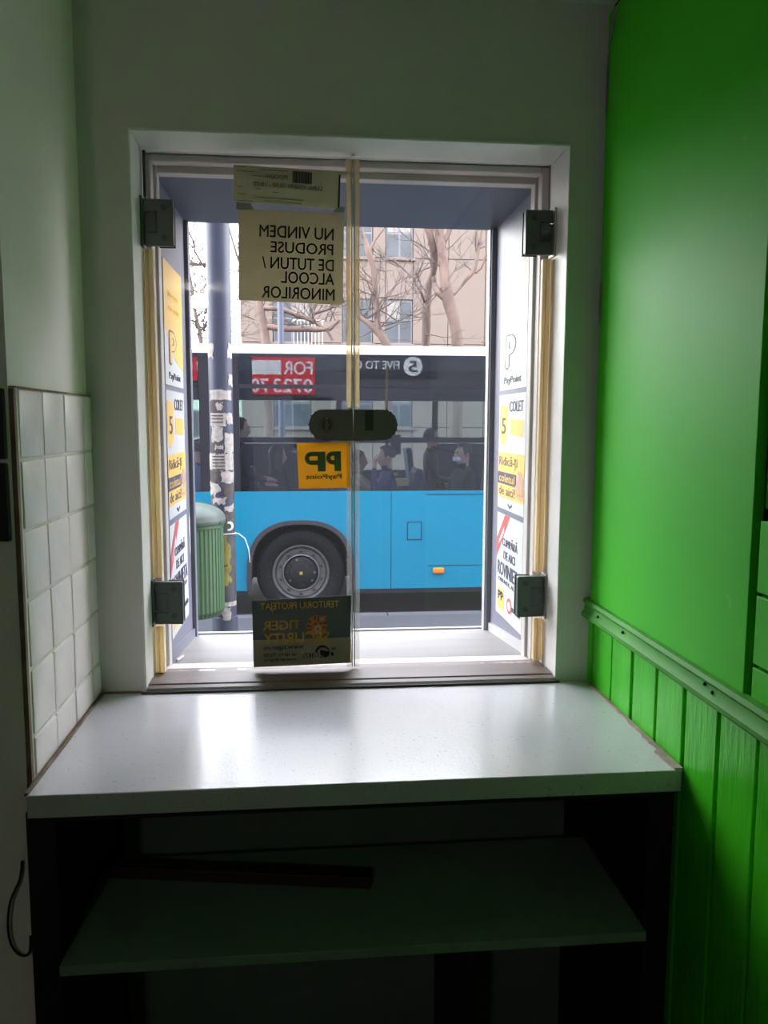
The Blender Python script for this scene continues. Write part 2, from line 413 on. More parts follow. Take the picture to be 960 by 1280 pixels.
LX, LY = -0.585, -2.9  # placed so the added lamp's reflection falls on white sky
fillc = empty('fill_lamp', 'added globe fill lamp on the shop ceiling behind the viewer', 'fill lamp', (LX, LY, CE))
MB().lathe([(0.0001, CE - 0.001), (0.05, CE - 0.001), (0.05, CE - 0.012), (0.028, CE - 0.018), (0.024, CE - 0.035)], (LX, LY, 0), 'Z', 24).build('fill_lamp_base', M['white'], fillc, True)
me_ = bpy.data.materials.new('fill_lamp_globe'); me_.use_nodes = True
me_.node_tree.nodes['Principled BSDF'].inputs['Emission Color'].default_value = (1.0, 0.96, 0.88, 1)
me_.node_tree.nodes['Principled BSDF'].inputs['Emission Strength'].default_value = FILL_LAMP
MB().lathe([(0.046 * math.sin(PI * k / 14) + 0.0001, CE - 0.078 + 0.046 * math.cos(PI * k / 14)) for k in range(15)], (LX, LY, 0), 'Z', 24).build('globe', me_, fillc, True)

# left side wall of the niche, its face tiled below
lw = root_structure('wall_left', 'pale side wall left of the counter, white tiles below')
box('plaster', M['plaster'], -4.2, XL, YN, 0, 0, CE, lw)
TZ = 1.543
box('grout_bed', M['grout'], XL - 0.001, XL + 0.0052, YN + 0.002, 0, ZC + 0.001, TZ + 0.003, lw)
cols = [(-0.351, -0.259), (-0.255, -0.157), (-0.153, -0.053), (-0.049, -0.002)]
rows = []
z = TZ
while z > ZC + 0.01:
    rows.append((max(z - 0.0915, ZC + 0.003), z)); z -= 0.0955
tm = {}
for ci, (y0, y1) in enumerate(cols):
    for z0, z1 in rows:
        key = (round(y1 - y0, 4), round(z1 - z0, 4))
        if key not in tm:
            b = MB().box(-0.004, 0.0075, -(y1 - y0) / 2, (y1 - y0) / 2, -(z1 - z0) / 2, (z1 - z0) / 2, 0.0035)
            t = b.build('tile', M['tile'], None, True); tm[key] = t.data
        else:
            t = obj('tile', tm[key], None)
        t.parent = lw
        t.location = (XL - 0.0005 + random.uniform(0, 0.0014), (y0 + y1) / 2, (z0 + z1) / 2)
        t.rotation_euler = (random.uniform(-0.006, 0.006), random.uniform(-0.012, 0.012), random.uniform(-0.012, 0.012))
box('edge_grime', M['browngrout'], XL - 0.001, XL + 0.0065, YN + 0.001, -0.3605, ZC + 0.002, TZ, lw)
box('top_grime', M['browngrout'], XL - 0.001, XL + 0.0075, YN + 0.002, -0.001, TZ + 0.001, TZ + 0.0035, lw)
for k, (z0, z1) in enumerate(((1.452, TZ), (1.345, 1.447))):
    box('black_tile', M['blacktile'], XL - 0.11, XL - 0.004, YN - 0.008, YN + 0.001, z0, z1, lw, 0.002)

# right wall: green boards below a rail, green panels above
rw = root_structure('wall_right', 'bright green wall of painted boards and panels')
box('backing', M['gap'], XR + 0.012, XR + 0.16, -4.2, 0.0, 0, CE, rw)
bw = 0.0925; y = -0.026
box('board', M['greenboard'], XR, XR + 0.02, y + 0.003, -0.001, 0, 1.15, rw, 0.002)
bmesh_shared = None
n = 0
while y > -1.9:
    hgt = 1.15
    if bmesh_shared is None:
        b = MB().box(0, 0.02, -(bw - 0.008) / 2, (bw - 0.008) / 2, 0, hgt, 0.0025)
        o = b.build('board', M['greenboard']); bmesh_shared = o.data
    else:
        o = obj('board', bmesh_shared, None)
    o.parent = rw; o.location = (XR + random.uniform(0, 0.003), y - 0.004 - (bw - 0.008) / 2, 0)
    o.rotation_euler = (random.uniform(-0.0015, 0.0015), 0, random.uniform(-0.02, 0.02))
    y -= bw
box('panel', M['green'], XR - 0.002, XR + 0.012, -0.548, -0.012, 1.165, CE - 0.022, rw, 0.001)
zz = [1.165, 1.212, 1.300, 1.390]
for z0, z1 in zip(zz, zz[1:]):
    box('panel', M['green'], XR + 0.001, XR + 0.012, -1.9, -0.560, z0, z1 - 0.004, rw, 0.0015)
box('panel', M['green'], XR + 0.008, XR + 0.012, -1.9, -0.556, 1.40, CE - 0.03, rw, 0.001)
# the moulded rail between boards and panels
prof = [(XR + 0.02, 1.132), (XR - 0.010, 1.132), (XR - 0.014, 1.136), (XR - 0.014, 1.142), (XR - 0.009, 1.148), (XR - 0.008, 1.158),
        (XR - 0.012, 1.163), (XR - 0.009, 1.169), (XR + 0.002, 1.171), (XR + 0.02, 1.171)]
m = MB()
lo = [m.bm.verts.new((u, -2.0, v)) for u, v in prof]; hi = [m.bm.verts.new((u, 0.0, v)) for u, v in prof]
for i in range(len(prof)):
    m.bm.faces.new((lo[i], lo[(i + 1) % len(prof)], hi[(i + 1) % len(prof)], hi[i]))
m.bm.faces.new(lo); m.bm.faces.new(hi)
rail = m.build('rail', M['greenrail'], rw, True)
for yy, zz_ in ((-0.075, 1.150), (-0.19, 1.152), (-0.468, 1.156), (-0.489, 1.151)):
    MB().lathe([(0.0001, -0.0035), (0.0022, -0.003), (0.003, 0.001)], (XR - 0.0085, yy, zz_), 'X', 10).build('nail', M['screw'] if yy > -0.3 else M['hinge2'], rail, True)
# leftover tape by the corner
def tape(pts, label):
    s = Sheet((XR - 0.0032, 0, 0), (0, -1, 0), (0, 0, 1))
    o = s.poly('tape_strip', [(-a, b) for a, b in pts], M['tape'], None, -0.0006, 0.0006)
    tag(o, label, 'tape', 'torn tape along the green wall corner')
tape([(-0.016, 2.155), (-0.028, 2.163), (-0.058, 2.205), (-0.050, 2.208), (-0.034, 2.195)], 'slanted whitish tape scrap, topmost on the green wall corner')
tape([(-0.014, 2.045), (-0.022, 2.052), (-0.024, 2.15), (-0.015, 2.145)], 'long upright tape strip just below the slanted scrap, by the ceiling corner')
tape([(-0.013, 1.683), (-0.020, 1.688), (-0.022, 1.752), (-0.014, 1.756)], 'short upright tape strip at mid height of the green wall corner')
s = Sheet((XR + 0.0002, 0, 0), (0, -1, 0), (0, 0, 1))
tag(s.rect('paper_note', 0.574, 0.64, 1.424, 1.497, M['paper'], None, 0.0, 0.0008), 'white paper on the green wall at the right edge', 'paper')

# ------------------------------------------------------------------ window structure
win = root_structure('window_1', 'service window opening with white frame and grey metal lined reveal')
def ring(name, m, x0, x1, z0, z1, t0, t1, tb, tt, y0, y1, parent, bev=0.002, bottom=True):
    """frame of members around an opening: widths left, right, bottom, top"""
    box(name, m, x0, x0 + t0, y0, y1, z0, z1, parent, bev)
    box(name, m, x1 - t1, x1, y0, y1, z0, z1, parent, bev)
    box(name, m, x0 + t0, x1 - t1, y0, y1, z1 - tt, z1, parent, bev)
    if bottom: box(name, m, x0 + t0, x1 - t1, y0, y1, z0, z0 + tb, parent, bev)
# white painted return of the opening
ring('jamb', M['white'], OX0, OX1, OZ0, OZ1, 0.004, 0.004, 0.01, 0.005, -0.003, 0.112, win, 0.0015, bottom=False)
FX0, FX1, FZ1 = OX0 + 0.004, OX1 - 0.004, OZ1 - 0.005
# old white frame behind the glass doors
ring('frame', M['oldwhite'], FX0, FX1, ZC - 0.003, FZ1, 0.012, 0.016, 0.010, 0.014, 0.113, 0.140, win, 0.003)
ring('bead', M['oldwhite'], FX0, FX1, ZC - 0.004, FZ1, 0.018, 0.022, 0.006, 0.026, 0.1405, 0.168, win, 0.002)
box('stain', M['redstain'], FX0 + 0.002, FX0 + 0.0115, 0.1112, 0.1135, ZC + 0.06, 1.80, win)
RX0, RX1, RZ0, RZ1 = -0.2895, 0.4655, 0.998, 1.976
LY0, LY1 = 0.169, YO + 0.004
# grey metal lining
box('lining_panel', M['metalgrey'], OX0 + 0.0005, RX0, LY0, LY1, 0.955, RZ1 + 0.015, win, 0.001)
box('lining_panel', M['metalgrey'], RX1, OX1 - 0.0005, LY0, LY1, 0.955, RZ1 + 0.015, win, 0.001)
box('lintel_panel', M['metaldark'], RX0, RX1, LY0, LY1, RZ1, OZ1 - 0.0005, win, 0.001)
box('lining_edge', M['metaldark'], RX0 - 0.001, RX0 + 0.010, LY1 - 0.03, LY1 - 0.002, 0.955, RZ1 - 0.002, win, 0.002)
box('lining_edge', M['metaldark'], RX1 - 0.013, RX1 + 0.001, LY1 - 0.03, LY1 - 0.002, 0.955, RZ1 - 0.002, win, 0.002)
box('lining_edge', M['alu'], RX1 - 0.017, RX1 - 0.0135, LY1 - 0.025, LY1, 0.955, RZ1 - 0.002, win, 0.001)
box('lining_joint', M['hinge2'], RX0, RX0 + 0.0016, 0.1685, 0.175, RZ0, RZ1 - 0.003, win)
box('lining_joint', M['metaldark'], RX1 - 0.0016, RX1, 0.1685, 0.177, RZ0, RZ1 - 0.003, win)
# sloping outer sill with upturned sides
m = MB(); m.prism([(0.118, 0.90), (0.118, 1.0075), (0.168, 1.0065), (YO + 0.01, 0.964), (YO + 0.01, 0.95), (YO - 0.0, 0.90)], OX0 + 0.001, OX1 - 0.001, 'YZ')
m.build('sill', M['sill'], win)
box('sill_nose', M['alu'], RX0, RX1 - 0.014, YO + 0.004, YO + 0.0145, 0.948, 0.9695, win, 0.001)
for X, sgn in ((RX0, 1), (RX1, -1)):
    m = MB(); m.prism([(0.178, 1.004), (0.178, 1.028), (YO - 0.01, 0.988), (YO - 0.01, 0.964)], X, X + sgn * 0.006, 'YZ'); m.build('sill_upstand', M['metalgrey'] if sgn > 0 else M['alu'], win)
# threshold under the glass doors
thr = MB(); thr.prism([(-0.010, ZC), (-0.010, ZC + 0.005), (-0.005, ZC + 0.008), (0.012, ZC + 0.0085), (0.014, ZC + 0.0105), (0.050, ZC + 0.0115), (0.052, ZC + 0.0085), (0.112, ZC + 0.0085), (0.112, ZC)], OX0 + 0.0045, OX1 - 0.0045, 'YZ')
thr.build('threshold', M['threshold'], win)
box('threshold_shadow', M['thresholdshade'], OX0 - 0.004, OX1 + 0.002, -0.0135, -0.0095, ZC, ZC + 0.0045, win, 0.001)  # dark strip painted in as the shadow line below the threshold

# ------------------------------------------------------------------ glass doors
GY0, GY1 = 0.085, 0.093
GZ0, GZ1 = ZC + 0.011, 1.989
SX = 0.0862
def hinge(parent, x_wall, side, zc):
    """shower-door hinge: wall plate, two clamp bodies with a knuckle between; side=+1 leaf lies to the right of the wall"""
    h = 0.081; w = 0.057
    X = lambda a: x_wall + side * a
    def bx(a0, a1): return (min(X(a0), X(a1)), max(X(a0), X(a1)))
    m = MB()
    y0, y1 = GY0 - 0.012, GY0 - 0.0005
    pts = [(X(0.005), zc - h / 2), (X(0.005), zc - 0.019), (X(0.028), zc - 0.019), (X(0.028), zc + 0.019), (X(0.005), zc + 0.019), (X(0.005), zc + h / 2),
           (X(w - 0.002), zc + h / 2), (X(w), zc + h / 2 - 0.002), (X(w), zc - h / 2 + 0.002), (X(w - 0.002), zc - h / 2)]
    m.prism(pts, y0, y1, 'XZ')
    bmesh.ops.bevel(m.bm, geom=[e for e in m.bm.edges if abs(e.verts[0].co.y - y0) < 1e-6 and abs(e.verts[1].co.y - y0) < 1e-6 and len(e.link_faces) == 2 and abs(e.calc_face_angle(0)) > 0.5], offset=0.0016, segments=2, affect='EDGES')
    hg = m.build('hinge', M['hinge'], parent, False)
    a, b = bx(0.002, 0.0262)
    box('knuckle', M['hinge'], a, b, y0 + 0.004, GY1 + 0.008, zc - 0.0172, zc + 0.0172, hg, 0.0012)
    a, b = bx(0.0275, w)
    box('clamp_plate', M['hinge2'], a, b, GY1 + 0.0005, GY1 + 0.006, zc - h / 2, zc + h / 2, hg, 0.001)
    a, b = bx(0.0, 0.0035)
    box('wall_plate', M['hinge'] if side > 0 else M['steel'], a, b, GY0 - 0.022, GY1 + 0.006, zc - h / 2 - 0.004, zc + h / 2 + 0.004, hg, 0.0008)
    for dz in (-0.0265, 0.0265):
        cx = X(0.040)
        MB().lathe([(0.0001, 0.0005), (0.0036, 0.0005), (0.004, -0.0008), (0.0046, -0.0008), (0.005, 0.0004)], (cx, y0, zc + dz), 'Y', 16).build('screw', M['screw'], hg, True)
        MB().lathe([(0.0001, -0.0008), (0.0017, -0.0008), (0.002, 0.0005)], (cx, y0, zc + dz), 'Y', 6).build('screw_socket', M['hinge2'], hg)
        a, b = bx(0.003, 0.0062)
        s0, s1 = sorted((zc + math.copysign(0.0205, dz), zc + math.copysign(0.0335, dz)))
        box('pin', M['steel'], a, b, y0 + 0.001, y0 + 0.004, s0, s1, hg, 0.0005)
    return hg
def side_seal(parent, x0, x1, z0, z1, mats):
    o = box('edge_seal', mats, x0, x1, GY0 - 0.004, GY1 + 0.003, z0, z1, parent, 0.0015)
    w = x1 - x0
    o2 = box('seal_lip', mats, x0 + w * 0.36, x0 + w * 0.5, GY0 - 0.0065, GY0 - 0.0035, z0 + 0.001, z1, parent, 0.0005)
    return o
def leaf(name, label, x0, x1, wall_x, side):
    r = empty(name, label, 'glass door', ((x0 + x1) / 2, GY0, GZ0), 'pair of hinged glass doors of the service window')
    box('glass_pane', M['pane'], x0, x1, GY0, GY1, GZ0, GZ1, r)
    for zc in (1.8605, 1.157): hinge(r, wall_x, side, zc)
    if side > 0: sx0, sx1 = wall_x + 0.002, wall_x + 0.018
    else: sx0, sx1 = wall_x - 0.019, wall_x - 0.003
    side_seal(r, sx0, sx1, 1.204, 1.814, M['seal'])
    side_seal(r, sx0, sx1, GZ0 + (0.004 if side < 0 else -0.001), 1.110, M['seal'])
    if side > 0: box('edge_seal', M['brass'], wall_x + 0.003, wall_x + 0.008, GY0 - 0.002, GY1, 1.907, GZ1, r, 0.001)
    # seal down the meeting edge: yellowed above the lock, clear below
    e = x1 if side > 0 else x0
    d = -side
    a, b = sorted((e - d * 0.0005, e + d * 0.0115))
    m = MB(); m.box(a, b, GY0 - 0.0022, GY0 - 0.0006, 1.529, GZ1 - 0.004); m.build('meeting_seal', M['sealyellow'], r)
    m = MB(); m.box(a, b, GY0 - 0.0022, GY0 - 0.0006, GZ0 + 0.001, 1.464); m.build('meeting_seal', M['sealclear'], r)
    a, b = sorted((e + d * 0.0004, e + d * 0.0022))
    box('seal_edge', M['alu'], a, b, GY0 - 0.0035, GY1, GZ0 + 0.001, GZ1 - 0.004, r)
    a, b = sorted((e + d * 0.0095, e + d * 0.0108))
    box('seal_edge', M['sealyellow'], a, b, GY0 - 0.0035, GY0 - 0.0006, 1.528, GZ1 - 0.004, r)
    # half-round lock case
    m = MB(); R = 0.029; zc = 1.4965
    L = 0.083
    e2 = e
    ex = SX - 0.0012 if side > 0 else SX + 0.0012
    pts = [(ex, zc - R), (ex, zc + R)]
    cx = ex - side * (L - R)
    for k in range(0, 21):
        t = PI / 2 + PI * k / 20
        pts.append((cx + side * R * math.cos(t), zc + R * math.sin(t)))
    m.prism(pts, GY0 - 0.013, GY0 - 0.0004, 'XZ')
    bmesh.ops.bevel(m.bm, geom=[ed for ed in m.bm.edges if all(abs(v.co.y - (GY0 - 0.013)) < 1e-6 for v in ed.verts) and ed.calc_face_angle(0) > 0.5], offset=0.0015, segments=2, affect='EDGES')
    lk = m.build('lock_case' if side > 0 else 'strike_case', M['lock'], r)
    m = MB(); m.prism(pts, GY1 + 0.0004, GY1 + 0.010, 'XZ'); m.build('outer_plate', M['lock'], lk)
    if side > 0:
        c = (cx - 0.0 + 0.0045, GY0 - 0.013, zc)
        MB().lathe([(0.0001, -0.0008), (0.0085, -0.0008), (0.009, -0.003), (0.0105, -0.003), (0.0112, 0.0004), (0.0135, 0.0004), (0.014, -0.0012), (0.0147, 0.0006)], c, 'Y', 32).build('lock_cylinder', M['brass'], lk, True)
        box('keyhole', M['steel'], c[0] - 0.0006, c[0] + 0.0006, c[1] - 0.0028, c[1] - 0.0006, zc - 0.009, zc + 0.0115, lk)
        MB().lathe([(0.0001, -0.003), (0.004, -0.0028), (0.0044, -0.0005)], c, 'Y', 20).build('lock_plug', M['lock'], lk, True)
        MB().lathe([(0.0001, -0.0022), (0.0014, -0.0016), (0.0016, 0)], (c[0], c[1] - 0.0010, zc + 0.0125), 'Y', 10).build('lock_pin', M['steel'], lk, True)
    else:
        box('strike_inset', M['hinge2'], ex + 0.021, ex + 0.037, GY0 - 0.0139, GY0 - 0.0125, zc - 0.011, zc + R - 0.002, lk)
    return r
left_leaf = leaf('glass_door', 'left glass door leaf with round key lock, notices taped on it', OX0 + 0.011, SX - 0.001, OX0 + 0.0042, 1)
right_leaf = leaf('glass_door', 'right clear glass door leaf with plain strike case, nothing taped on it', SX + 0.001, OX1 - 0.011, OX1 - 0.0042, -1)
box('stop_clip', M['white'], SX - 0.003, SX + 0.003, 0.078, 0.100, GZ1 + 0.0005, FZ1 - 0.0005, win, 0.001)

# ------------------------------------------------------------------ notices on the left leaf (printed side faces the street, so they read mirrored)
PY = GY0 - 0.0015
def notice(name, label, cat, px, m, T=0.0006):
    """px: four photo corners TL TR BR BL of a sheet lying on the glass"""
    c = [at(x, y, PY) for x, y in px]
    O = c[3]; U = (c[2] - c[3]); V = Vector((0, 0, 1))
    U = U.normalized(); V = V - U * V.dot(U)
    s = Sheet(O, U, V, True)
    loc = [((q - O).dot(s.U), (q - O).dot(s.V)) for q in c]
    o = s.poly(name, loc, m, None, -T, T)
    tag(o, label, cat, 'stickers and notices on the left glass door')
    w = (loc[1][0] + loc[2][0]) / 2; h = (loc[0][1] + loc[1][1]) / 2
    return o, s, w, h
TN = dict(n0=-0.0009, n1=0.0010)
# narrow printed slip at the top
o, s, w, h = notice('printed_slip', 'narrow form slip taped at the top of the left glass door', 'paper', [(292, 206), (425, 214), (425, 262), (292, 252)], M['slip'])
s.text('LUNI-VINERI 10:30 - 18:00', w * 0.18, w * 0.83, h * 0.46, h * 0.58, M['faintink'], o, 0.004, **TN)
s.text('PROGRAM', w * 0.30, w * 0.50, h * 0.68, h * 0.80, M['faintink'], o, **TN)
rng = random.Random(3)
s.polys('form_lines', [[(a * w, b * h), ((a + l) * w, b * h), ((a + l) * w, (b + 0.014) * h), (a * w, (b + 0.014) * h)] for a, b, l in
        ((0.02, 0.93, 0.09), (0.02, 0.82, 0.17), (0.24, 0.90, 0.26), (0.16, 0.72, 0.22), (0.03, 0.40, 0.05), (0.2, 0.38, 0.05), (0.36, 0.32, 0.06), (0.03, 0.22, 0.08), (0.03, 0.04, 0.15), (0.2, 0.16, 0.46), (0.28, 0.07, 0.36))], M['faintink'], o, **TN)
bars = []; u = 0.545
while u < 0.725:
    bw_ = rng.choice((0.004, 0.007, 0.011)); bars.append([(u * w, 0.62 * h), ((u + bw_) * w, 0.62 * h), ((u + bw_) * w, 0.93 * h), (u * w, 0.93 * h)]); u += bw_ + rng.choice((0.003, 0.005))
s.polys('barcode', bars, M['ink'], o, **TN)
s.polys('slip_edge', [[(w * 0.985, 0.03 * h), (w * 1.0, 0.03 * h), (w * 1.0, 0.93 * h), (w * 0.985, 0.93 * h)]], M['ink'], o, **TN)
# the notice about not selling to minors
o, s, w, h = notice('paper_notice', 'square brownish paper notice with five printed lines, below the slip', 'paper', [(298, 261), (430, 267), (428.5, 381), (298, 375)], M['kraft'])
def px_u(x): return (x - 298) / 131 * w
def row(body, x0, x1, y0, y1, bold=0.016):
    base = 375 + 6 * ((x0 + x1) / 2 - 298) / 131
    s.text(body, px_u(x0), px_u(x1), (base - y1) / 114 * h, (base - y0) / 114 * h, M['ink'], o, 0.012, **TN)
row('NU VINDEM', 323, 416, 283, 298); row('PRODUSE', 337, 416, 303, 317); row('DE TUTUN /', 327, 417, 322, 337)
row('ALCOOL', 351, 418, 340, 355); row('MINORILOR', 327, 419, 359, 374)
s.poly('tape_piece', [(w * -0.03, h * 0.98), (w * 0.14, h * 0.99), (w * 0.10, h * 1.06), (w * -0.03, h * 1.06)], M['tape'], o, 0.0009, 0.0014)
s.poly('tape_piece', [(w * 0.88, h * 1.02), (w * 1.0, h * 1.01), (w * 1.0, h * 1.08), (w * 0.92, h * 1.06)], M['tape'], o, 0.0009, 0.0014)
# yellow payment sticker
o, s, w, h = notice('yellow_sticker', 'square yellow sticker with two joined letters, under the lock', 'sticker', [(371, 554), (437.5, 552), (438, 609.5), (373.5, 611)], M['ppyellow'])
def P_parts(x0, x1, z0, z1, stem):
    """a heavy mirrored P: stem on the right, bowl on the left, open counter"""
    H_ = z1 - z0; r = H_ * 0.33; ri = H_ * 0.11; zc = z1 - r; cx = x0 + r
    out = [[(x1 - stem, z0), (x1, z0), (x1, z1), (x1 - stem, z1)],
           [(cx, zc + ri), (x1 - stem, zc + ri), (x1 - stem, z1), (cx, z1)], [(cx, zc - r), (x1 - stem, zc - r), (x1 - stem, zc - ri), (cx, zc - ri)]]
    for k in range(12):
        a, b = PI / 2 + PI * k / 12, PI / 2 + PI * (k + 1) / 12
        out.append([(cx + ri * math.cos(a), zc + ri * math.sin(a)), (cx + r * math.cos(a), zc + r * math.sin(a)), (cx + r * math.cos(b), zc + r * math.sin(b)), (cx + ri * math.cos(b), zc + ri * math.sin(b))])
    return out
s.polys('logo', P_parts(w * 0.13, w * 0.525, h * 0.37, h * 0.80, w * 0.15), M['ppgreen'], o, **TN)
s.polys('logo', P_parts(w * 0.540, w * 0.825, h * 0.37, h * 0.80, w * 0.13), M['ppgreen'], o, **TN)
s.text('PayPoint', w * 0.14, w * 0.83, h * 0.17, h * 0.31, M['ppgreen'], o, 0.012, **TN)
# the security firm's sticker at the bottom
o, s, w, h = notice('security_sticker', 'dark and beige security sticker with a tiger head, low on the left glass door', 'sticker', [(315, 751), (439, 744), (438, 828.5), (317, 834)], M['tigerdark'])
def uu(x): return (x - 316) / 122 * w
def vv(y, x): return ((834 - 5.5 * (x - 317) / 121) - y) / 84 * h
def ln(body, x0, x1, y0, y1, m, bold=0.01):
    xm = (x0 + x1) / 2
    dv = 3.0 * (xm - 377) / 61 * 0
    s.text(body, uu(x0), uu(x1), vv(y1, xm), vv(y0, xm), m, o, bold, **TN)
s.poly('lower_band', [(uu(317), 0), (uu(438), 0.0), (uu(438), vv(796, 438)), (uu(317), vv(800, 317))], M['tigerbeige'], o, -0.0008, 0.0008)
ln('TERITORIU PROTEJAT', 327, 424, 752, 763, M['gold'], 0.008)
ln('TIGER', 329, 376, 775, 787, M['gold'], 0.022)
ln('SECURITY', 329.5, 411, 790, 804, M['gold'], 0.022)
ln('www.tiger.ro', 329, 379, 806, 813, M['black'], 0.01)
ln('tel +40 731 770 000', 329, 369, 816, 820.5, M['black']); ln('e-mail tiger@tiger.ro', 329, 369, 822, 827, M['black'])
ln('021-9875', 377, 406, 815.5, 822, M['black'], 0.012)
def q(pts): return [(uu(x), vv(y, x)) for x, y in pts]
s.polys('tiger_head', [q([(384, 791), (382, 781), (386, 772), (393, 768), (401, 769), (408, 768), (407, 775), (409, 783), (406, 789), (399, 793), (391, 794)])], M['orange'], o, -0.0010, 0.0011)
s.polys('tiger_muzzle', [q([(391, 786), (395, 781), (399, 780), (402, 784), (400, 790), (395, 791)]), q([(400, 772), (405, 771), (404, 775), (401, 776)]), q([(387, 777), (391, 774), (391, 779), (388, 781)])], M['tigerbeige'], o, -0.0012, 0.0013)
s.polys('tiger_stripes', [q(p) for p in ([(393, 769), (394.5, 769), (394, 775), (393, 775)], [(397, 770), (398.5, 770), (398, 777), (397, 777)], [(385, 775), (390, 777), (390, 778.3), (385, 776.6)],
         [(383.6, 781), (389, 782), (389, 783.2), (383.6, 782.6)], [(384, 786), (389, 786), (389, 787), (384, 787.4)], [(403, 778), (408, 777), (408, 778.4), (403, 779.3)], [(402, 783), (408.5, 783), (408.5, 784.2), (402, 784.2)],
         [(392.5, 778), (395.5, 779), (395.5, 780.3), (392.5, 779.6)], [(399, 778.6), (402, 777.6), (402, 779), (399, 780)], [(395.6, 784.5), (398.8, 784.5), (397.3, 786.6)], [(396.9, 786.6), (397.6, 786.6), (397.6, 789.6), (396.9, 789.6)])], M['black'], o, -0.0014, 0.0015)
arc = [(393 + 0, 814)]
outer = [(402 + 9.5 * math.cos(PI * (0.98 - 0.9 * k / 10)), 816 - 10 * math.sin(PI * (0.98 - 0.9 * k / 10))) for k in range(11)]
inner = [(403 + 8 * math.cos(PI * (0.98 - 0.9 * k / 10)), 817 - 8 * math.sin(PI * (0.98 - 0.9 * k / 10))) for k in range(11)]
s.polys('telephone_mark', [q(outer + inner[::-1]), q([(399, 812), (411, 814), (410, 819), (405, 822), (399, 817)]), q([(412, 816), (415, 814), (416, 819), (413, 820)])], M['black'], o, **TN)
ln('24h', 413, 419, 808, 812, M['black'])

# ------------------------------------------------------------------ stickers on the metal lining
def side_sticker(X, label, z0, z1, y0, y1):
    """X: lining face; on the left face text runs outward, on the right face it runs inward"""
    z0, z1 = 1.5 + (z0 - 1.5) * 1.08, 1.5 + (z1 - 1.5) * 1.08
    y0, y1 = (y0 + 1.45) * 1.08 - 1.45, (y1 + 1.45) * 1.08 - 1.45
    if X < 0: s = Sheet((X + 0.0008, y0, z0), (0, 1, 0), (0, 0, 1))
    else: s = Sheet((X - 0.0008, y1, z0), (0, -1, 0), (0, 0, 1))
    if X < 0: s.N = Vector((1, 0, 0))
    else: s.N = Vector((-1, 0, 0))
    w, h = y1 - y0, z1 - z0
    o = s.rect('advert_sticker', 0, w, 0, h, M['paper'], None, -0.0006, 0.0004)
    tag(o, label, 'sticker', 'advert stickers on the window lining')
    return o, s, w, h
TS = dict(n0=0.0, n1=0.0012)
